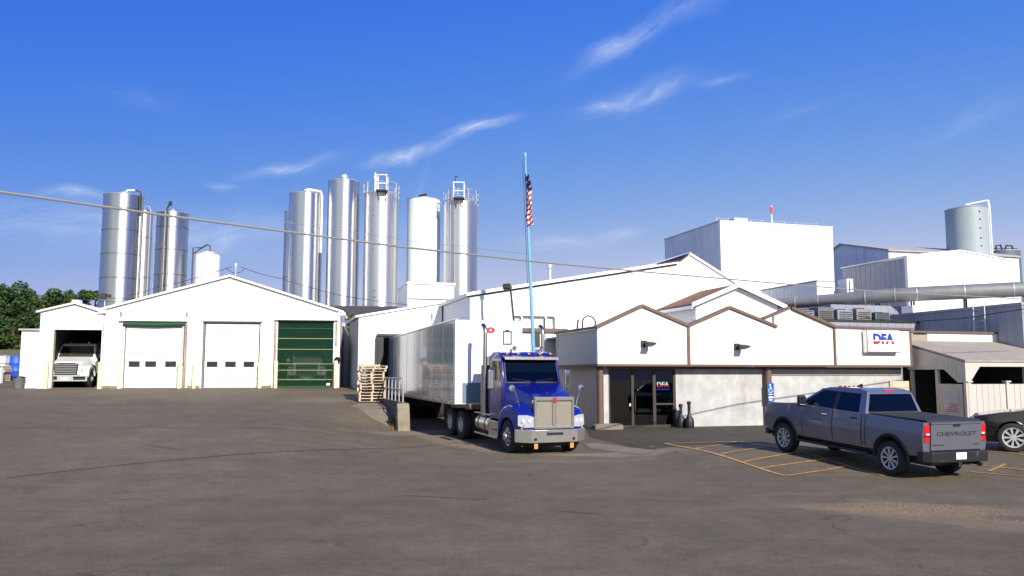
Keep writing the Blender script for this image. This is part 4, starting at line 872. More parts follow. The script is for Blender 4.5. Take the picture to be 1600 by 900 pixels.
# limp flag: folded sheet hanging down along the pole
fl = thing('american_flag', 'limp striped flag with dark blue canton hanging along the blue pole', 'flag', (FPX - .40, FPY - .12, 0))
def flag_part(name, z0, z1, colfun):
    m = M(); rows = 26
    P = [(-.13, 0), (-.05, -.10), (.02, .05), (.09, -.11), (.15, .02), (.20, -.06)]
    for k in range(rows):
        for i in range(len(P) - 1):
            q = []
            for kk, ii in ((k, i), (k, i + 1), (k + 1, i + 1), (k + 1, i)):
                f = kk / rows; z = z0 + (z1 - z0) * f; zz = z; wob = .05 * math.sin(z * 3.1 + ii) + .03 * math.sin(z * 7)
                sc = .55 + .75 * math.sin(min(1, max(.0, (11.75 - z) / 3.1)) * 2.6) ** .8 if z < 11.75 else .55
                q.append((P[ii][0] * sc * .62 + wob * .7 - (11.7 - z) * -.035, P[ii][1], zz))
            m.use(colfun(k, i, (z0 + z1) / 2)); m.poly(q, [(0, 1, 2, 3)])
    o = m.build(name, fl, weld=True, angle=80); sdm = o.modifiers.new('thickness', 'SOLIDIFY'); sdm.thickness = .008
flag_part('canton', 10.85, 11.6, lambda k, i, z: 'flagwhite' if (k * 3 + i * 5) % 11 == 0 else 'flagblue')
flag_part('stripes', 9.25, 10.845, lambda k, i, z: 'flagred' if ((k + i * 3) // 2) % 2 else 'flagwhite')

t = thing('street_light', 'dark box lamp on a thin leaning conduit before the white hall', 'street light', (-.22, 38.2, gz(-.22, 38.2)), 0)
M().use('darkmetal').tube([(.45, 0, 0), (.42, 0, 3.5), (.16, 0, 6.15)], .05, 8).build('pole', t)
M().use('darkmetal').slab([(-.22, -.25, 6.42), (.14, -.35, 6.45), (.24, .2, 6.35), (-.12, .25, 6.36)], .26).build('lamp_head', t, bevel=.06)

def cable(name, pts, r, k, lab, seg=6, sag=0):
    P = [Vector(p) for p in pts]; out = []
    for i in range(len(P) - 1):
        for q in range(12): f = q / 12; p = P[i].lerp(P[i + 1], f); p.z -= sag * 4 * f * (1 - f); out.append(p)
    out.append(P[-1]); o0 = out[0].copy()
    o = M().use(k).tube([p - o0 for p in out], r, seg).build(name, loc=o0); tag(o, lab, 'cable'); return o
cable('power_cable', [(-7.75, 11.5, 5.13), (-5.95, 13.6, 5.15), (-2.38, 17, 5.13), (.47, 20, 5.23), (3.56, 23, 5.35), (8.88, 27, 5.44), (13.33, 30, 5.48), (21, 34, 5.58), (25, 36, 5.62)], .022, 'wirelight', 'thick grey cable crossing the whole view in front of the silos')
cable('service_cable', [(-27.8, 60, 8.2), (-26, 60, 8.7), (-16.64, 49, 8.85)], .018, 'wire', 'thin cable from the ridge mast down past the banded silos', 5, .08)
cable('service_cable', [(-16.1, 49, 8.85), (-14.49, 52, 8.5), (-11.25, 56, 7.75), (-5.74, 62, 7.5)], .018, 'wire', 'thin cable from the ridge mast toward the polished silos', 5, .08)
cable('service_cable', [(13.47, 33, 4.85), (14.44, 31, 4.42), (15.1, 28, 4.37), (15.43, 25, 4.46), (15.63, 23, 4.57)], .014, 'wire', 'thin cable drooping from office roof across the long low wall', 5)
cable('service_cable', [(-17.3, 60, 13.7), (-7.5, 60, 12.2), (1.4, 60, 11.2)], .016, 'wirelight', 'faint pale cable crossing the silos above the thick cable', 4)
cable('service_cable', [(12.8, 40, 6.1), (17.2, 42, 6.6), (22, 40, 6.4), (30, 37, 6.5)], .014, 'wirelight', 'pale cable running in front of the fat duct', 4, .05)

# ------------------------------------------------------------------ retaining wall, railing, pallets
WEz = gz(WE[0] + .2, WE[1])
t = thing('retaining_wall', 'old concrete retaining wall between the yard and truck well', 'wall', (*WE, 0), A)
m = M().use('darkconcrete'); m.box(-.16, .16, .25, 14, -.3, 1.36); m.build('wall', t, bevel=.02)  # long wall given a darker concrete than its end block
m = M().use('concrete'); m.plate([(-.42, -.2), (.25, -.2), (.25, 1.30), (-.02, 1.33), (-.18, .95), (-.32, .5)], 'x', -.27, .24); m.build('end_block', t, bevel=.05)
rl = thing('guard_railing', 'pale steel railing standing on the concrete retaining wall', 'railing', (*WE, 1.36), A)
m = M().use('galv'); m.tube([(0, .12, .98), (0, 6.6, .98)], .03, 8); m.tube([(0, .12, .52), (0, 6.6, .52)], .026, 8); m.build('rail', rl)
for k in range(7): M().use('galv').tube([(0, .14 + k * 1.07, -.02), (0, .14 + k * 1.07, .98)], .03, 8).build('post', rl)

def pallet_mesh(seed):
    r = random.Random(seed); m = M().use('wood')
    for x in (-.57, 0, .57): m.box(x - .045, x + .045, -.5, .5, .0205, .118)
    for k in range(7): y = -.46 + k * .153 + r.uniform(-.012, .012); m.box(-.61 + r.uniform(-.02, .01), .61 + r.uniform(-.01, .02), y - .055, y + .055, .1185, .1405)
    for y in (-.45, 0, .45): m.box(-.61, .61, y - .07, y + .07, 0, .020)
    return m
ORD = ['lowest', 'second from the bottom', 'third from the bottom', 'fourth from the bottom', 'fifth from the bottom', 'sixth from the bottom', 'sixth from the top', 'fifth from the top', 'fourth from the top', 'third from the top', 'second from the top', 'topmost']
protos = []
def pallet(x, y, z, rz, lab, grp, tilt=(0, 0)):
    if len(protos) < 3: o = pallet_mesh(len(protos) + 20).build('wooden_pallet'); protos.append(o)
    else: o = rnd.choice(protos).copy(); COL.objects.link(o)
    o.location = (x, y, z); o.rotation_euler = (tilt[0], tilt[1], rz); tag(o, lab, 'pallet', grp); return o
for k in range(12):
    pallet(-6.78 + rnd.uniform(-.05, .05) + (.06 if k > 9 else 0), 40.5 + rnd.uniform(-.05, .05), gz(-6.78, 40.5) + .02 + k * .142, rad(12) + rnd.uniform(-.045, .045), 'wooden pallet, %s in the front stack beside the railing' % ORD[k], 'pallets stacked by the railing')
for k in range(12):
    pallet(-7.12 + rnd.uniform(-.04, .04), 41.75 + rnd.uniform(-.04, .04), gz(-7.12, 41.75) + .02 + k * .142, rad(103) + rnd.uniform(-.04, .04), 'wooden pallet, %s in the rear stack behind the front stack' % ORD[k], 'pallets stacked behind the front stack')
for k in range(7):
    pallet(-33.0 + rnd.uniform(-.06, .06), 53.6, gz(-33, 53.6) + .02 + k * .142, rad(5) + rnd.uniform(-.08, .08), 'reddish wooden pallet, %s in the stack beyond the low shed' % (ORD[:6] + ['topmost'])[k], 'pallets stacked beyond the low shed')
t = thing('storage_drum', 'blue plastic drum standing beyond the low flat roofed shed', 'drum', (-33.0, 55.6, gz(-33, 55.6)))
M().use('bluebarrel').lathe([(.36, 0), (.40, .06), (.40, .5), (.42, .53), (.40, .56), (.40, 1.0), (.42, 1.03), (.40, 1.06), (.38, 1.5), (.30, 1.55), (0, 1.55)], seg=20).build('body', t)
M().use('black').lathe([(.06, 1.55), (.06, 1.6), (0, 1.6)], (.18, 0, 0), seg=10).build('cap', t)
t = thing('storage_tote', 'pale grey caged liquid tote behind the far pallets', 'tote', (-34.3, 56.2, gz(-34.3, 56.2)))
M().use('panel').box(-.55, .55, -.55, .55, .16, 1.5).build('bottle', t, bevel=.08)
m = M().use('galv')
for k in range(6):
    x = -.58 + k * .232
    m.tube([(x, -.59, .15), (x, -.59, 1.55)], .02, 5)
for z in (.2, .6, 1.0, 1.5): m.tube([(-.6, -.6, z), (.6, -.6, z)], .02, 5).tube([(.6, -.6, z), (.6, .6, z)], .02, 5)
m.build('cage', t); M().use('black').box(-.6, .6, -.6, .6, .02, .15).build('base', t)
t = thing('grey_bin', 'squat dark grey bin at the foot of the low flat roofed shed', 'bin', (*gpt(-10.95, .1), gz(*gpt(-10.95, .1))), GA)
M().use('greybin').lathe([(.25, 0), (.30, .5), (.32, .54), (.30, .58), (0, .6)], seg=18).build('tub', t); M().use('black').lathe([(.33, .58), (.31, .66), (0, .7)], seg=18).build('lid', t)
t = thing('white_marker_post', 'short white post before the far pallet stack', 'post', (-32.2, 52.6, gz(-32.2, 52.6)))
M().use('plain').box(-.14, .14, -.14, .14, -.2, .95).build('post', t, bevel=.02)

# ------------------------------------------------------------------ trees
def tree(name, x, y, h, w, leaf, lab, seed, base=None, trunk_r=.25, lobes=26, leaves=7000, size=.23, low=.12, group='trees beyond the garages'):
    r = random.Random(seed); z0 = gz(x, y) if base is None else base
    t = thing(name, lab, 'tree', (x, y, z0), 0, group)
    m = M().use('bark'); m.tube([(0, 0, -.3), (.1, 0, h * .3), (0, .1, h * .6), (.1, 0, h * .85)], [trunk_r, trunk_r * .8, trunk_r * .5, trunk_r * .2], 8)
    L_ = []
    for k in range(lobes):
        f = low + (1 - low) * (k + r.random()) / lobes; rr = w * (1 - abs(f - .5) ** 1.7 * 1.7) * r.uniform(.35, 1.25); a = r.uniform(0, 6.283)
        c = Vector((rr * math.cos(a), rr * math.sin(a), h * f * .93)); L_.append((c, w * r.uniform(.17, .46) * (1.12 - f * .45)))
        if k % 2: m.tube([(0, 0, max(.3, c.z - h * .16)), c * .5 + Vector((0, 0, c.z * .47)), c], [trunk_r * .35, trunk_r * .22, trunk_r * .08], 5)
    m.build('trunk', t)
    m = M().use(leaf)
    for k in range(leaves):
        c, q = r.choice(L_); d = Vector((r.gauss(0, 1), r.gauss(0, 1), r.gauss(0, 1))).normalized(); p = c + d * q * (r.random() ** .33) * Vector((1, 1, .8)).length / 1.6
        s1 = size * r.uniform(.5, 1.3); u = Vector((r.gauss(0, 1), r.gauss(0, 1), r.gauss(0, .6))).normalized(); v = u.cross(Vector((r.gauss(0, 1), r.gauss(0, 1), r.gauss(0, 1)))).normalized()
        m.poly([p - u * s1 - v * s1 * .2, p + v * s1 * .55, p + u * s1 - v * s1 * .1, p - v * s1 * .5], [(0, 1, 2, 3)])
    m.build('crown', t); return t
def tx(px, d): return (px - 800) * d / 1300
for i, (px, d, top, w, lf, nm, lab) in enumerate([
    (6, 100, 443, 3.6, 'leaf', 'broadleaf_tree', 'tallest dark broadleaf tree cut by the photo edge beyond low shed'),
    (38, 112, 458, 3.4, 'leaf2', 'broadleaf_tree', 'dense tree beyond the low shed, next to the tallest edge tree'),
    (64, 116, 453, 4.0, 'leaf', 'broadleaf_tree', 'round crowned tree rising over the low flat roofed shed'),
    (92, 118, 459, 3.8, 'leaf2', 'broadleaf_tree', 'tree with even crown rising behind the truck bay left slope'),
    (120, 120, 452, 3.0, 'leaf', 'broadleaf_tree', 'narrow tree behind the ridge of the truck bay'),
    (146, 116, 450, 3.4, 'leaf2', 'broadleaf_tree', 'tree just before the banded silo, above the truck bay'),
    (20, 95, 497, 3.6, 'leaf', 'understorey_tree', 'low dark bushy tree filling the gap beside the low shed'),
    (-22, 104, 450, 3.6, 'leaf', 'broadleaf_tree', 'tree mostly outside the photo beyond the tallest edge tree'),
    (60, 103, 500, 3.4, 'leaf', 'understorey_tree', 'low bushy tree just above the low shed roof'),
    (100, 112, 495, 3.4, 'leaf', 'understorey_tree', 'low bushy tree behind the truck bay roof')]):
    x = tx(px, d); zt = 2.5 + (585 - top) * d / 1300; z0 = gz(x, d); h = zt - z0
    tree(nm, x, d, h, w, lf, lab, 40 + i, low=.02 if nm.startswith('under') else .10)
tree('small_tree', -10.75, 55.5, 5.2, .55, 'leafdry', 'thin yellowish bush growing at the garage corner before the dark roof', 77, base=1.75, trunk_r=.05, lobes=12, leaves=900, size=.12, low=.4, group=None)
# weeds at the wall foot
m = M().use('leafdry')
for k in range(150):
    f = rnd.random(); x = WE[0] - .42 - .28 * f + rnd.gauss(0, .07); y = WE[1] - .1 + 1.9 * f + rnd.gauss(0, .1); z = gz(x, y); hh = rnd.uniform(.06, .24); a = rnd.uniform(0, 6.28)
    dx, dy = .03 * math.cos(a), .03 * math.sin(a)
    m.poly([(x - dx, y - dy, z), (x + dx, y + dy, z), (x + dy * 2, y + dx * 2, z + hh)], [(0, 1, 2)])
o = m.build('weeds'); o['kind'] = 'stuff'; o['label'] = 'dry weeds along the foot of the retaining wall'

# ------------------------------------------------------------------ vehicles
def wheel(parent, x, y, r, w, side, rim_r, style, zc=None):
    """side +1: outer face towards +x"""
    zc = r if zc is None else zc; s_ = side
    ty = M().use('rubber').lathe([(rim_r, s_ * -w / 2), (r - .05, s_ * -w / 2), (r - .01, s_ * -w * .42), (r, s_ * -w * .25), (r, s_ * w * .25), (r - .01, s_ * w * .42), (r - .05, s_ * w / 2), (rim_r + .02, s_ * w * .48), (rim_r, s_ * w * .40), (rim_r, s_ * -w / 2)], axis='x', seg=40, caps=False)
    o = ty.build('wheel', parent, loc=(x, y, zc))
    m = M()
    if style == 'spoke':
        m.use('black').lathe([(0, s_ * w * .10), (rim_r - .01, s_ * w * .16), (rim_r, s_ * w * .42)], axis='x', seg=32, caps=False)
        m.use('rimsilver')
        m.lathe([(rim_r + .003, s_ * w * .36), (rim_r + .003, s_ * w * .46), (rim_r - .022, s_ * w * .43), (rim_r - .03, s_ * w * .34)], axis='x', seg=40, caps=False)
        m.lathe([(.075, s_ * w * .30), (.07, s_ * w * .40), (0, s_ * w * .42)], axis='x', seg=20)
        n = 9
        for k in range(n):
            a = 2 * math.pi * k / n; q = []
            for rr, half in ((.07, .016), (rim_r - .01, .031)):
                for sg in (-1, 1):
                    t_ = a + sg * half / rr; q.append((rr * math.cos(t_), rr * math.sin(t_)))
            h0, h1 = s_ * w * .26, s_ * w * .41
            m.poly([(h, p[0], p[1]) for h in (h0, h1) for p in q], [(4, 5, 7, 6), (0, 1, 5, 4), (2, 3, 7, 6), (0, 2, 6, 4), (1, 3, 7, 5)])
    elif style == 'steer':       # truck front wheel with domed hub and hand holes
        m.use('trim').lathe([(rim_r, s_ * w * .45), (rim_r - .03, s_ * w * .40), (rim_r - .06, s_ * w * .44), (.17, s_ * w * .52), (.13, s_ * w * .50), (.12, s_ * w * .80), (.07, s_ * w * .86), (0, s_ * w * .87)], axis='x', seg=32, caps=False)
        for k in range(10):
            a = 2 * math.pi * k / 10; m.use('trim').lathe([(.022, s_ * w * .47), (.018, s_ * w * .60), (0, s_ * w * .61)], (0, .165 * math.cos(a), .165 * math.sin(a)), 'x', 8)
            a += .31; m.use('black').lathe([(.034, s_ * w * .485), (.034, s_ * w * .50), (0, s_ * w * .50)], (0, .225 * math.cos(a), .225 * math.sin(a)), 'x', 10)
    else:                        # deep dished rear wheel
        m.use('rearrim').lathe([(rim_r, s_ * w * .46), (rim_r - .02, s_ * w * .40), (rim_r - .05, s_ * w * .15), (.16, s_ * w * .10), (.15, s_ * w * .36), (.08, s_ * w * .38), (0, s_ * w * .38)], axis='x', seg=32, caps=False)
    m.build('rim', o); return o

# --- blue road tractor, local +y is forward, +x its right side
TR = 180 + 22
KP = (-.75, 31.66)
fy = (-math.sin(rad(TR)), math.cos(rad(TR)))
zf, zr = gz(KP[0] + fy[0] * 4.45, KP[1] + fy[1] * 4.45), gz(*KP)
tk = thing('road_tractor', 'glossy deep blue road tractor with chrome grille coupled to trailer', 'truck', (*KP, zr), (-math.atan2(zr - zf, 4.45), 0, rad(TR)))
def cabw(y, z): return 1.06 - .02 * max(0, z - 2.2) - .10 * ss(2.9, 3.3, z) - .03 * ss(1.6, 1.0, z)
m = M().use('blue').shaped([(2.35, .95), (3.72, .95), (3.78, 2.20), (3.48, 3.04), (3.30, 3.15), (2.9, 3.24), (2.45, 3.22), (2.35, 3.1)], cabw, (1.6, 2.2, 2.6, 2.9, 3.1), (2.9, 3.3))
m.build('cab', tk, bevel=.05, seg=3)
m = M().use('blue').shaped([(1.78, 1.0), (2.33, 1.0), (2.33, 3.12), (1.78, 3.02)], lambda y, z: .98, (2,)); m.build('cab_extender', tk, bevel=.04)
def hoodw(y, z): f = ss(5.5, 3.75, y); return (.68 + .33 * (5.5 - y) / 1.75) - .10 * ss(1.5, 2.3, z) * (1 - f * .4)
m = M().use('blue').shaped([(3.75, .95), (5.42, .9), (5.44, 1.66), (5.36, 1.80), (5.0, 1.91), (4.4, 2.05), (3.75, 2.21)], hoodw, (1.3, 1.6, 1.78, 1.9, 2.1), (4.1, 4.5, 4.9, 5.2))
m.build('hood', tk, bevel=.11, seg=5, angle=50)
M().use('blue').slab([(-.09, 3.8, 2.235), (.09, 3.8, 2.235), (.07, 5.0, 1.945), (-.07, 5.0, 1.945)], .05).build('hood_crease', tk, bevel=.02)
for sx in (1, -1):
    arc = [(4.45 + .66 * math.cos(rad(q)), .50 + .66 * math.sin(rad(q))) for q in range(5, 176, 9)]
    prof = [(5.48, .56), (5.51, .86), (5.45, 1.22), (5.30, 1.45), (5.08, 1.62), (4.80, 1.73), (4.45, 1.77), (4.12, 1.69), (3.86, 1.45), (3.71, 1.08), (3.68, .55)]
    mm = M().use('blue').plate([(p[0], p[1]) for p in prof] + list(reversed(arc)), 'x', sx * .60, sx * 1.20)
    for v in mm.bm.verts:      # slope the fender top outward and taper its nose in
        if abs(v.co.x) > .9:
            v.co.z -= .26 * ss(.95, 1.75, v.co.z); v.co.x -= sx * (.16 * ss(5.1, 5.5, v.co.y) + .05 * ss(1.2, 1.7, v.co.z)); v.co.y -= .10 * ss(5.2, 5.5, v.co.y)
    mm.build('fender', tk, bevel=.13, seg=5, angle=50)
    M().use('black').tube([(sx * .9, 4.45 + .665 * math.cos(rad(q)), .50 + .665 * math.sin(rad(q))) for q in range(0, 181, 15)], .02, 6).build('fender_liner', tk)
    hl = M().use('lens').slab([(sx * .69, 5.50, 1.20), (sx * .90, 5.47, 1.26), (sx * 1.15, 5.31, 1.25), (sx * 1.16, 5.33, .92), (sx * .98, 5.47, .87), (sx * .69, 5.53, .88)], .05, (0, -1, 0)).build('headlight', tk, bevel=.015)
    m = M().use('clear')
    for q in (.80, 1.0): m.lathe([(.08, -.004), (.07, .006), (0, .012)], (sx * q, 5.488 - max(0, q - .88) * .55, 1.07), 'y', 16)
    m.build('bulb_reflector', hl)
    M().use('amber').lathe([(.035, 0), (.03, .02), (0, .025)], (sx * 1.05, 5.38, .84), 'y', 10).build('marker_light', tk)
m = M().use('trim')
m.plate([rect(-.69, .69, .83, 1.83), rect(-.615, -.07, .90, 1.70), rect(.07, .615, .90, 1.70)], 'y', 5.44, 5.56)
gr = m.build('grille', tk, bevel=.025)
for a_, b_ in ((-.615, -.07), (.07, .615)): M().use('grillemesh').box(a_, b_, 5.47, 5.50, .90, 1.70).build('grille_mesh', gr)
M().use('logored').plate([(-.045, 1.64), (.045, 1.64), (.06, 1.74), (.04, 1.81), (-.04, 1.81), (-.06, 1.74)], 'y', 5.561, 5.59).build('emblem', gr, bevel=.01)
m = M().use('trim').plate([(-1.22, 5.26), (-.80, 5.58), (.80, 5.58), (1.22, 5.26), (1.22, 5.16), (.78, 5.46), (-.78, 5.46), (-1.22, 5.16)], 'z', .40, .81)
bp_ = m.build('bumper', tk, bevel=.03)
M().use('black').box(-.28, .28, 5.581, 5.60, .64, .72).build('bumper_slot', bp_)
for sx in (-.66, .66):
    M().use('black').lathe([(.05, 5.581), (.05, 5.60), (0, 5.60)], (sx, 0, .52), 'y', 12).build('tow_hole', bp_)
    M().use('amber').box(sx * .94 - .06, sx * .94 + .06, 5.50, 5.54, .22, .38).build('marker_flag', bp_)
M().use('rubber').box(-1.0, 1.0, 5.2, 5.25, .26, .42).build('air_dam', tk)
# windscreen, visor, roof lamps
ws = M().use('cabglass').slab([(-.95, 3.80, 2.24), (.95, 3.80, 2.24), (.92, 3.515, 3.0), (-.92, 3.515, 3.0)], .02, (0, 1, .35)).build('windshield', tk)
M().use('black').slab([(-.98, 3.79, 2.20), (.98, 3.79, 2.20), (.95, 3.505, 3.035), (-.95, 3.505, 3.035)], .012, (0, 1, .35)).build('windshield_seal', tk)
M().use('black').tube([(-.1, 3.84, 2.26), (-.5, 3.82, 2.30), (-.75, 3.80, 2.33)], .008, 5).tube([(.1, 3.84, 2.26), (.5, 3.82, 2.30), (.75, 3.80, 2.33)], .008, 5).build('wiper', tk)
M().use('darkchrome').slab([(-.97, 3.46, 3.10), (.97, 3.46, 3.10), (.99, 3.68, 3.055), (-.99, 3.68, 3.055)], .025).slab([(-.99, 3.68, 3.056), (.99, 3.68, 3.056), (.98, 3.72, 2.97), (-.98, 3.72, 2.97)], .015, (0, 1, 0)).build('sun_visor', tk)
for x_ in (-.8, -.4, 0, .4, .8): M().use('amber').plate([(3.34, 3.19), (3.48, 3.145), (3.45, 3.185), (3.37, 3.215)], 'x', x_ - .035, x_ + .035).build('roof_marker_light', tk)
for x_ in (-.5, .5): M().use('chrome').lathe([(.04, 2.9), (.045, 3.2), (.085, 3.38), (0, 3.36)], (x_, 0, 3.34), 'y', 12).use('galv').box(x_ - .02, x_ + .02, 3.0, 3.1, 3.15, 3.32).build('air_horn', tk)
M().use('black').tube([(-1.02, 3.3, 2.4), (-1.15, 3.4, 4.0)], .008, 4).build('aerial', tk)
for sx in (1, -1):
    d_ = M().use('blue').plate([(2.5, 1.0), (3.62, 1.0), (3.68, 2.18), (3.62, 2.24), (2.5, 2.24)], 'x', sx * 1.035, sx * 1.072).build('door', tk, bevel=.012)
    M().use('cabglass').plate([(2.58, 2.30), (3.62, 2.22), (3.40, 2.92), (2.58, 2.92)], 'x', sx * 1.047, sx * 1.068).build('side_window', tk)
    M().use('chrome').box(sx * 1.08 - .012, sx * 1.08 + .012, 2.6, 2.8, 1.98, 2.02).build('handle', d_)
    m = M().use('chrome').box(sx * 1.40 - .11, sx * 1.40 + .11, 3.50, 3.58, 1.98, 2.64); mr = m.build('side_mirror', tk, bevel=.04, seg=3)
    M().use('black').tube([(sx * 1.05, 3.55, 2.68), (sx * 1.4, 3.54, 2.70), (sx * 1.4, 3.54, 1.94), (sx * 1.05, 3.55, 1.98)], .018, 6).build('mirror_bracket', mr)
    m = M().use('chrome'); m.lathe([(0, -.07), (.07, -.06), (.105, 0), (.10, .02), (0, .03)], (sx * 1.22, 4.95, 2.08), 'y', 18); hm = m.build('hood_mirror', tk)
    M().use('chrome').tube([(sx * 1.0, 5.05, 1.48), (sx * 1.02, 5.05, 1.62), (sx * 1.14, 5.0, 2.0), (sx * 1.2, 4.97, 2.06)], .016, 6).build('mirror_stalk', hm)
    m = M().use('darkchrome'); m.tube([(sx * 1.10, 2.12, 1.1), (sx * 1.10, 2.12, 3.85), (sx * 1.10, 2.10, 4.0), (sx * 1.10, 1.98, 4.12), (sx * 1.10, 1.86, 4.15)], [.075] * 5, 14)
    ex = m.build('exhaust_stack', tk)
    M().use('darkchrome').tube([(sx * 1.10, 2.12, 1.0), (sx * 1.10, 2.12, 2.75)], .135, 16).build('heat_shield', ex)
    m = M().use('alu').lathe([(0, 1.55), (.28, 1.55), (.31, 1.58), (.31, 2.75), (.28, 2.78), (0, 2.78)], (sx * .93, 0, .74), 'y', 24); ft = m.build('fuel_tank', tk)
    m = M().use('frame')
    for y_ in (1.85, 2.5): m.lathe([(.313, y_ - .03), (.322, y_ - .03), (.322, y_ + .03), (.313, y_ + .03)], (sx * .93, 0, .74), 'y', 24)
    m.build('strap', ft)
    m = M().use('alu').box(sx * 1.0 - .2, sx * 1.0 + .2, 2.82, 3.68, .42, .92).use('frame').box(sx * 1.21 - .012, sx * 1.21 + .012, 3.1, 3.64, .62, .66).use('alu').box(sx * 1.2 - .04, sx * 1.2 + .04, 1.5, 3.68, .36, .42).box(sx * 1.1 - .12, sx * 1.1 + .12, 1.4, 2.8, 1.06, 1.10); m.build('cab_step', tk, bevel=.01)
    wheel(tk, sx * 1.02, 4.45, .52, .30, sx, .29, 'steer')
    for y_ in (-.05, -1.37):
        wheel(tk, sx * 1.10, y_, .52, .28, sx, .29, 'dish'); wheel(tk, sx * .78, y_, .52, .28, sx, .29, 'dish')
    M().use('black').slab([(sx * .62, -2.1, .95), (sx * 1.22, -2.1, .95), (sx * 1.22, -2.12, .25), (sx * .62, -2.12, .25)], .01, (0, 1, 0)).build('mud_flap', tk)
m = M().use('frame'); m.box(-.45, -.36, -2.2, 5.3, .62, .92); m.box(.36, .45, -2.2, 5.3, .62, .92); m.box(-.3, .3, -.4, .5, .93, 1.14); m.box(-.9, .9, -1.47, -1.27, .42, .6); m.box(-.9, .9, -.15, .05, .42, .6); m.box(-.95, .95, 4.35, 4.55, .42, .56); m.box(-.36, .36, 3.2, 5.2, .6, 1.2)
m.build('chassis', tk)
M().use('dark').box(-.75, -.2, 2.55, 2.75, 1.6, 2.75).box(.2, .75, 2.55, 2.75, 1.6, 2.75).build('seat', tk)
M().use('frame').box(-.95, .95, 3.3, 3.7, 1.9, 2.25).tube([(-.5 + .24 * math.cos(q), 3.15 + .08 * math.sin(q), 2.42 + .22 * math.sin(q)) for q in [2 * math.pi * k / 20 for k in range(21)]], .02, 6).build('dashboard', tk)

# --- white box trailer, local +y forward
TL = 180 + A
TN = (-.84, 30.65)
tl = thing('semi_trailer', 'long white box trailer backed into the dock behind the blue tractor', 'trailer', (TN[0], TN[1], .22), TL)
LEN = 17.6
M().use('trailerside').box(-1.27, -1.235, -LEN, -.14, 1.36, 4.24).box(1.235, 1.27, -LEN, -.14, 1.36, 4.24).build('side_panel', tl)  # white sides: shade and reflected blue-grey put into their colour
m = M().use('trailerend').plate([rect(-1.28, 1.28, 1.2, 4.26)], 'y', -.137, 0); m.build('nose_panel', tl, bevel=.03)
M().use('trailerside').box(-1.15, 1.0, .003, .04, 1.25, 1.98).build('lower_nose_panel', tl, bevel=.02)
M().use('trailerend').box(-1.23, 1.23, -LEN, -.14, 4.20, 4.27).use('alu').box(-1.285, -1.2, -LEN, -.0, 4.273, 4.32).box(1.2, 1.285, -LEN, 0, 4.273, 4.32).build('roof', tl)
M().use('alu').box(-1.285, -1.232, -LEN, -.14, 1.18, 1.355).box(1.232, 1.285, -LEN, -.14, 1.18, 1.355).use('frame').box(-1.2, 1.2, -LEN, -.2, 1.2, 1.34).build('bottom_rail', tl)
m = M().use('alu')
for k in range(1, 8): m.box(1.271, 1.276, -k * 2.2 - .02, -k * 2.2 + .02, 1.36, 4.2)
m.build('panel_seam', tl)
for x_ in (1.265, -1.265): M().use('alu').box(x_ - .025, x_ + .025, -.2, -.139, 1.2, 4.25).build('corner_post', tl)
for k in range(6): M().use('redlens' if k > 3 else 'amber').box(1.286, 1.30, -.6 - k * .9, -.52 - k * .9, 1.24, 1.29).build('marker_light', tl)
M().use('logored').plate([(-.05 + .17 * math.cos(rad(q)), 3.90 + .115 * math.sin(rad(q))) for q in range(0, 360, 15)], 'y', .0035, .012).use('signwhite').box(-.08, -.065, .0125, .016, 3.85, 3.95).box(-.03, -.015, .0125, .016, 3.86, 3.95).box(-.065, -.03, .0125, .0155, 3.895, 3.91).build('logo_badge', tl)
M().use('darkmetal').plate([rect(-.86, -.52, 3.38, 3.88), rect(-.82, -.56, 3.42, 3.84)], 'y', .003, .03).box(-.75, -.63, .003, .05, 3.885, 3.93).build('document_holder', tl)
m = M().use('frame')
for sx in (.9, -.9): m.box(sx - .07, sx + .07, -2.95, -2.8, .42, 1.2); m.box(sx - .15, sx + .15, -3.0, -2.75, .38, .42)
m.box(-.9, .9, -2.92, -2.84, .8, .9); m.build('landing_gear', tl)
for sx in (1, -1):
    for y_ in (-LEN + 1.6, -LEN + 2.9): wheel(tl, sx * 1.02, y_, .52, .5, sx, .29, 'dish', .42)
M().use('frame').box(-.95, .95, -LEN + 1.2, -LEN + 3.3, .6, 1.19).build('bogie', tl)

# --- crew cab pickup, local +y forward
PH = 20
px_, py_ = (math.cos(rad(PH)), math.sin(rad(PH))), (-math.sin(rad(PH)), math.cos(rad(PH)))
PO = (9.57, 23.15)
zr = (gz(PO[0] - py_[0] * 2.02 - px_[0] * .87, PO[1] - py_[1] * 2.02 - px_[1] * .87) + gz(PO[0] - py_[0] * 2.02 + px_[0] * .87, PO[1] - py_[1] * 2.02 + px_[1] * .87)) / 2
zf = (gz(PO[0] + py_[0] * 2.02 - px_[0] * .87, PO[1] + py_[1] * 2.02 - px_[1] * .87) + gz(PO[0] + py_[0] * 2.02 + px_[0] * .87, PO[1] + py_[1] * 2.02 + px_[1] * .87)) / 2
pk = thing('pickup_truck', 'slate blue crew cab pickup with lettered tailgate, seen from behind', 'pickup', (*PO, (zr + zf) / 2), (math.atan2(zf - zr, 4.04), 0, rad(PH)))
def arch(yc, r, zc=.44, a0=0, a1=180, n=14): return [(yc + r * math.cos(rad(a0 + (a1 - a0) * k / n)), zc + r * math.sin(rad(a0 + (a1 - a0) * k / n))) for k in range(n + 1)]
def pkw(y, z):
    w = 1.0 - .035 * ss(1.05, 1.45, z) - .05 * ss(.85, .5, z) - .10 * ss(2.3, 3.05, y)
    return w
body = [(-3.05, .60)] + list(reversed(arch(-2.02, .53))) + list(reversed(arch(2.02, .53))) + [(2.88, .55), (3.0, .75), (3.02, 1.18), (2.92, 1.33), (2.6, 1.40), (1.42, 1.46), (-1.15, 1.43), (-1.2, 1.43), (-3.05, 1.40)]
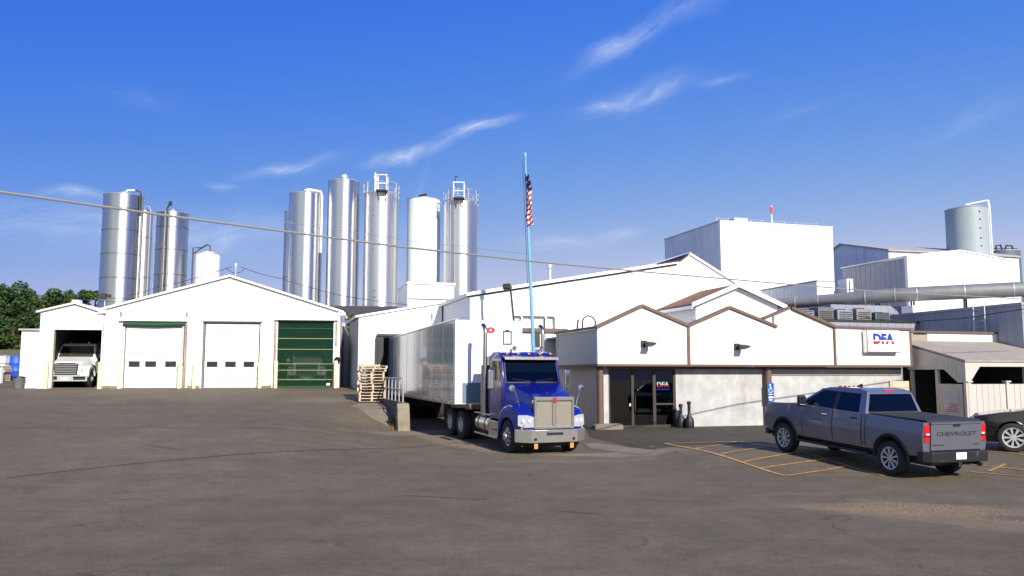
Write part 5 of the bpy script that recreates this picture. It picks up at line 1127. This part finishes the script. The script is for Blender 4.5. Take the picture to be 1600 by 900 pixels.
body = [(-3.05, .60)] + [(-2.55, .56)] + list(reversed(arch(-2.02, .53)))[::-1][::-1] + [(1.49, .50)] * 0 + body[len(arch(0, 1)) + 1:]
body = [(-3.05, .62), (-2.56, .56)] + arch(-2.02, .53, .44, 167, 13) + [(1.50, .50)] * 0 + arch(2.02, .53, .44, 167, 13) + [(2.88, .56), (3.0, .75), (3.02, 1.18), (2.92, 1.33), (2.6, 1.40), (1.42, 1.46), (-1.2, 1.43), (-3.05, 1.40)]
M().use('pickup').shaped(body, pkw, (.62, .85, 1.08, 1.25), (-1.2, 1.42, 2.4)).build('body', pk, bevel=.035, seg=3, angle=40)
def ghw(y, z): return .945 - .24 * (z - 1.42) / .62
M().use('pickup').shaped([(.60, 1.905), (.62, 1.945), (.40, 2.0), (-.2, 2.04), (-.75, 2.03), (-1.0, 1.985), (-1.03, 1.905)], ghw, (1.97,), (-.2,)).build('roof', pk, bevel=.03, seg=3, angle=40)
for sx in (1, -1):
    P_ = lambda y, z, q=0: (sx * (ghw(y, z) + q), y, z)
    M().use('pickup').slab([P_(1.52, 1.43), P_(1.40, 1.43), P_(.56, 1.93), P_(.68, 1.93)], .07, (-sx, 0, 0)).slab([P_(-.93, 1.42), P_(-1.16, 1.42), P_(-1.02, 1.93), P_(-.82, 1.93)], .09, (-sx, 0, 0)).build('cabin_pillar', pk)
    M().use('black').slab([P_(.06, 1.43, -.005), P_(-.08, 1.43, -.005), P_(-.06, 1.92, -.005), P_(.05, 1.92, -.005)], .05, (-sx, 0, 0)).build('door_pillar', pk)
m = M().use('pickup').slab([(-.94, -1.15, 1.42), (.94, -1.15, 1.42), (.93, -1.135, 1.475), (-.93, -1.135, 1.475)], .05, (0, 1, 0)); m.build('cabin_back', pk)
M().use('dark').box(-.88, .88, -1.1, 1.40, 1.432, 1.462).build('cabin_floor', pk)
def side_glass(parent, pts, off, wf, k='darkglass', name='side_window', th=.012):
    for sx in (1, -1):
        vs = [(sx * (wf(p[0], p[1]) + off), p[0], p[1]) for p in pts]; M().use(k).slab(vs, th, (sx, 0, 0)).build(name, parent)
side_glass(pk, [(1.36, 1.46), (.05, 1.46), (.05, 1.915), (.62, 1.915)], -.02, ghw); side_glass(pk, [(-.07, 1.46), (-.95, 1.46), (-.84, 1.915), (-.06, 1.915)], -.02, ghw)
M().use('darkglass').slab([(-.86, 1.38, 1.50), (.86, 1.38, 1.50), (.72, .66, 1.93), (-.72, .66, 1.93)], .02, (0, .5, .86)).build('windshield', pk)
M().use('darkglass').slab([(-.80, -1.152, 1.47), (.80, -1.152, 1.47), (.68, -1.025, 1.91), (-.68, -1.025, 1.91)], .02, (0, -1, .3)).build('rear_window', pk)
M().use('redlens').box(-.18, .18, -1.0, -.97, 1.985, 2.02).build('brake_light', pk)
M().use('chrome').box(-.86, .86, -1.20, -1.17, 1.435, 1.455).build('window_trim', pk)
for x_ in (-.3, -.15, 0, .15, .3): M().use('amber').plate([(.36, 2.0), (.55, 1.965), (.50, 2.02), (.40, 2.035)], 'x', x_ - .035, x_ + .035).build('roof_marker_light', pk)
M().use('black').plate([(-.05, 2.03), (.18, 2.03), (-.03, 2.12)], 'x', -.015, .015).build('aerial_fin', pk)
for sx in (1, -1):
    for y0, y1 in ((.02, 1.20), (-1.05, -.02)):
        mm = M().use('pickup'); pts = [(y0, .62), (y1, .62), (y1, 1.44), (y0, 1.44)]
        tmp = M().use('pickup').shaped(pts, lambda y, z: pkw(y, z) + .010, (.85, 1.08, 1.25))
        bmesh.ops.delete(tmp.bm, geom=[v for v in tmp.bm.verts if v.co.x * sx < 0], context='VERTS')
        d_ = tmp.build('door', pk)
        yh = y0 + .16 if y0 > 0 else y0 + .14
        M().use('chrome' if y0 > 0 else 'black').box(sx * (pkw(0, 1.28) + .025) - .014, sx * (pkw(0, 1.28) + .025) + .014, yh, yh + .22, 1.26, 1.30).build('handle', d_, bevel=.008)
    m = M().use('black').box(sx * 1.13 - .12, sx * 1.13 + .12, 1.02, 1.14, 1.42, 1.72); mr = m.build('side_mirror', pk, bevel=.04, seg=3)
    M().use('black').box(min(sx * .93, sx * 1.05), max(sx * .93, sx * 1.05), 1.04, 1.12, 1.42, 1.50).build('mirror_arm', mr)
    M().use('chrome').box(sx * 1.13 - .10, sx * 1.13 + .10, 1.005, 1.019, 1.46, 1.68).build('mirror_face', mr)
    tlp = M().use('redlens').box(sx * .885 - .085, sx * .885 + .085, -3.075, -2.97, .93, 1.34).build('tail_light', pk, bevel=.02)
    M().use('black').box(sx * .885 - .088, sx * .885 + .088, -3.0765, -3.07, 1.055, 1.095).build('lamp_divider', tlp)
    M().use('clear').box(sx * .87 - .05, sx * .87 + .05, -3.085, -3.076, 1.10, 1.15).build('reverse_lamp', tlp)
    M().use('black').tube([(sx * (pkw(y, z) + .002), y, z) for y, z in arch(-2.02, .555, .44, -5, 185)], .035, 6).build('wheel_arch_trim', pk)
    M().use('black').tube([(sx * (pkw(min(y, 2.4), z) - (.03 if y > 2.3 else 0)), y, z) for y, z in arch(2.02, .555, .44, -5, 185)], .035, 6).build('wheel_arch_trim', pk)
    m = M().use('frame').box(sx * .86 - .02, sx * .86 + .02, -1.42, -1.18, .56, .80); m.build('bed_step', pk)
    m = M().use('black').box(min(sx * .80, sx * 1.0), max(sx * .80, sx * 1.0), -1.3, 1.42, .40, .47); m.build('side_step', pk, bevel=.02)
    wheel(pk, sx * .87, 2.02, .42, .29, sx, .275, 'spoke'); wheel(pk, sx * .87, -2.02, .42, .29, sx, .275, 'spoke')
    m = M().use('clear').box(sx * .72 - .18, sx * .72 + .18, 2.93, 3.03, 1.0, 1.22); m.build('headlight', pk, bevel=.02)
    M().use('black').tube([(sx * .62, -2.9, .42), (sx * .66, -3.22, .40)], .045, 10).build('exhaust_pipe', pk) if sx > 0 else None
tg = M().use('pickup').box(-.79, .79, -3.10, -3.053, .74, 1.40).build('tailgate', pk, bevel=.015)
M().use('pickup').slab([(-.80, -3.13, 1.395), (.80, -3.13, 1.395), (.80, -3.0, 1.425), (-.80, -3.0, 1.425)], .03).build('spoiler_lip', tg)
M().use('black').box(-.11, .11, -3.112, -3.101, 1.30, 1.365).build('handle', tg)
vs, fs = text_mesh('CHEVROLET', .14, 1.26, .004, .002); m = M().use('darktext'); m.poly(vs, fs); m.build('lettering', tg, loc=(0, -3.104, 1.13))
m = M().use('darktext'); m.box(-.76, -.42, -3.104, -3.1005, .855, .885).box(.52, .72, -3.104, -3.1005, .860, .885).use('alu').box(-.78, .78, -3.103, -3.1005, .835, .842); m.build('trim_badge', tg)
bp_ = M().use('black').plate([(-1.0, -2.86), (-1.0, -3.05), (-.86, -3.22), (.86, -3.22), (1.0, -3.05), (1.0, -2.86), (.9, -3.04), (-.9, -3.04)], 'z', .46, .72).build('bumper', pk, bevel=.03)
M().use('plate').box(-.16, .16, -3.235, -3.222, .54, .70).build('number_plate', bp_)
M().use('chrome').tube([(.50, -3.225, .58), (.54, -3.225, .70)], .012, 5).tube([(-.50, -3.225, .52), (-.66, -3.225, .52)], .010, 5).build('bumper_trim', bp_)
M().use('rubber').lathe([(.12, .38), (.36, .36), (.38, .42), (.38, .54), (.34, .60), (0, .60)], (0, -2.55, 0), 'z', 24).build('spare_wheel', pk)
M().use('frame').box(-.05, .05, -3.2, -2.9, .36, .46).box(-.3, .3, -3.0, -2.9, .40, .46).build('tow_hitch', bp_)
M().use(mat('matte_tonneau_cover', (.018, .019, .023), .85)).box(-.86, .86, -3.03, -1.22, 1.415, 1.455).build('bed_cover', pk, bevel=.015)
m = M().use('frame'); m.box(-.72, .72, -2.95, 2.9, .36, .60); m.box(-.60, .60, -2.85, 2.8, .60, .95); m.box(-.75, .75, -2.12, -1.92, .34, .46); m.box(-.75, .75, 1.92, 2.12, .34, .46); m.box(-.85, .85, 2.9, 3.05, .42, .60); m.build('chassis', pk)
for a_, b_, c_, d2, e_ in ((-.72, -.2, .12, .28, 1.80), (.2, .72, .12, .28, 1.80), (-.75, .75, -.92, -.78, 1.74)): M().use('frame').box(a_, b_, c_, d2, 1.465, e_).build('seat', pk, bevel=.04)
M().use('frame').box(-.8, .8, 1.0, 1.35, 1.465, 1.56).build('dashboard', pk)
m = M().use('black')
for sx in (1, -1):
    for yg in (1.21, 0, -1.06, -1.19): m.tube([(sx * (pkw(yg, z) + .0085), yg, z) for z in (.62, .75, .85, .95, 1.08, 1.16, 1.25, 1.34, 1.42)], .007, 4)
m.build('panel_gap', pk)

# --- dark car beside the pickup: only its nose shows
SO = (16.55, 24.75)
sv = thing('parked_car', 'dark brownish black car cut off by the photo edge beyond the pickup', 'car', (*SO, gz(*SO)), (0, 0, rad(62))); sv.scale = (1.2, 1.2, 1.2)
def svw(y, z): return .92 - .06 * ss(.7, 1.1, z) - .05 * ss(.6, .3, z) - .16 * ss(1.6, 2.3, abs(y))
body = [(-2.25, .45), (-2.1, .30)] + arch(-1.35, .40, .35, 172, 8) + arch(1.35, .40, .35, 172, 8) + [(2.1, .30), (2.28, .45), (2.28, .68), (2.12, .86), (1.6, .95), (.85, 1.02), (-2.0, 1.05), (-2.25, .9)]
M().use('suv').shaped(body, svw, (.5, .72, .9), (-1.7, -.8, .85, 1.7)).build('body', sv, bevel=.06, seg=3, angle=45)
def sgw(y, z): return .86 - .30 * (z - 1.0) / .48
M().use('suv').shaped([(.95, 1.0), (.25, 1.40), (-.2, 1.47), (-1.0, 1.42), (-1.8, 1.03)], sgw, (1.2,), (-.2,)).build('cabin', sv, bevel=.05, seg=3)
side_glass(sv, [(.72, 1.06), (-.30, 1.06), (-.30, 1.40), (.20, 1.36)], .004, sgw); side_glass(sv, [(-.36, 1.06), (-1.45, 1.08), (-1.0, 1.36), (-.36, 1.40)], .004, sgw)
M().use('darkglass').slab([(-.74, .90, 1.04), (.74, .90, 1.04), (.56, .30, 1.38), (-.56, .30, 1.38)], .015, (0, .5, .86)).build('windshield', sv)
for sx in (1, -1):
    wheel(sv, sx * .80, 1.35, .35, .22, sx, .24, 'spoke'); wheel(sv, sx * .80, -1.35, .35, .22, sx, .24, 'spoke')
    M().use('clear').box(sx * .62 - .16, sx * .62 + .16, 2.14, 2.26, .66, .78).build('headlight', sv, bevel=.03)
    M().use('suv').box(sx * .98 - .1, sx * .98 + .1, .62, .74, 1.02, 1.16).build('side_mirror', sv, bevel=.04)
M().use('black').box(-.55, .55, 2.2, 2.295, .42, .62).build('grille', sv); M().use('frame').box(-.72, .72, -2.0, 2.0, .22, .5).build('chassis', sv)

# --- white day cab trucks in the garage, local +y forward
def white_truck(loc, rot, lab):
    t = thing('white_truck', lab, 'truck', loc, rot, 'white trucks in the garage')
    cw = lambda y, z: 1.05 - .12 * ss(1.9, 2.7, z)
    M().use('wpaint').shaped([(-1.6, .8), (.1, .8), (.2, 1.75), (-.25, 2.5), (-.6, 2.62), (-1.6, 2.65)], cw, (1.7, 2.2, 2.5), (-.6,)).build('cab', t, bevel=.07, seg=3)
    hw = lambda y, z: (.80 + .22 * (1.95 - y) / 1.8) - .12 * ss(1.3, 1.75, z)
    M().use('wpaint').shaped([(.1, .8), (1.9, .75), (1.95, 1.3), (1.75, 1.46), (1.0, 1.62), (.1, 1.82)], hw, (1.2, 1.45, 1.6), (.6, 1.1, 1.5)).build('hood', t, bevel=.08, seg=3, angle=50)
    for sx in (1, -1):
        M().use('wpaint').plate([(1.85, .55), (1.9, .95), (1.65, 1.2), (1.1, 1.28), (.5, 1.1), (.3, .6)] + arch(1.05, .58, .5, 165, 15), 'x', sx * .7, sx * 1.18).build('fender', t, bevel=.08, seg=3)
        hl = M().use('clear').slab([(sx * .78, 1.95, 1.14), (sx * 1.08, 1.78, 1.18), (sx * 1.12, 1.78, .98), (sx * .80, 1.97, .92)], .03, (0, 1, 0)).build('headlight', t)
        M().use('winglass').slab([(sx * .80, 1.985, 1.0), (sx * 1.05, 1.815, 1.03), (sx * 1.06, 1.815, .98), (sx * .80, 1.987, .93)], .01, (0, 1, 0)).build('lamp_bezel', hl)
        mr = M().use('black').box(sx * 1.28 - .1, sx * 1.28 + .1, .02, .1, 1.75, 2.35).build('side_mirror', t, bevel=.03)
        M().use('black').tube([(sx * 1.02, 0, 2.2), (sx * 1.28, .05, 2.2)], .03, 6).build('mirror_arm', mr)
        M().use('wpaint').lathe([(0, -.08), (.1, -.05), (.12, .03), (0, .04)], (sx * 1.22, .9, 1.62), 'y', 12).build('hood_mirror', t)
        M().use('amber').box(sx * .5 - .05, sx * .5 + .05, -.55, -.45, 2.62, 2.70).build('roof_marker_light', t)
        wheel(t, sx * 1.0, 1.05, .5, .3, sx, .28, 'steer')
        wheel(t, sx * 1.0, -2.6, .5, .5, sx, .28, 'dish')
    g_ = M().use('black').plate([(-.58, .72), (.58, .72), (.66, 1.36), (.4, 1.42), (-.4, 1.42), (-.66, 1.36)], 'y', 1.90, 2.0).build('grille', t, bevel=.02)
    m = M().use('rimsilver')
    for k in range(6): z = .80 + k * .1; m.box(-.54 - k * .01, .54 + k * .01, 2.001, 2.02, z, z + .022)
    m.build('grille_bars', g_)
    m = M().use('rimsilver').plate([rect(-1.16, 1.16, .36, .72), rect(-1.06, -.42, .44, .64), rect(.42, 1.06, .44, .64)], 'y', 1.92, 2.08); b_ = m.build('bumper', t, bevel=.03)
    M().use('frame').box(-1.06, 1.06, 1.90, 1.95, .44, .64).build('bumper_inset', b_); M().use('plate').box(-.16, .16, 2.081, 2.09, .46, .58).build('number_plate', b_)
    M().use('darkglass').slab([(-.95, .205, 1.80), (.95, .205, 1.80), (.86, -.20, 2.44), (-.86, -.20, 2.44)], .02, (0, 1, .5)).build('windshield', t)
    M().use('frame').box(-.45, .45, -3.5, 1.8, .5, .8).build('chassis', t); M().use('dark').box(-.9, .9, -1.2, -.5, 1.0, 1.7).build('seat', t)
    return t
wt = white_truck((-25.9, 49.7, gz(-26, 49.5) + .02), rad(180 + 12) and (0, 0, rad(180 + 12)), 'white truck nosing out of the open dark bay')
q = gpt(4.72, 3.4)
dup(wt, (*q, 1.75), (0, 0, rad(180 + GA)), 'pale truck front dimly seen through the green mesh door')
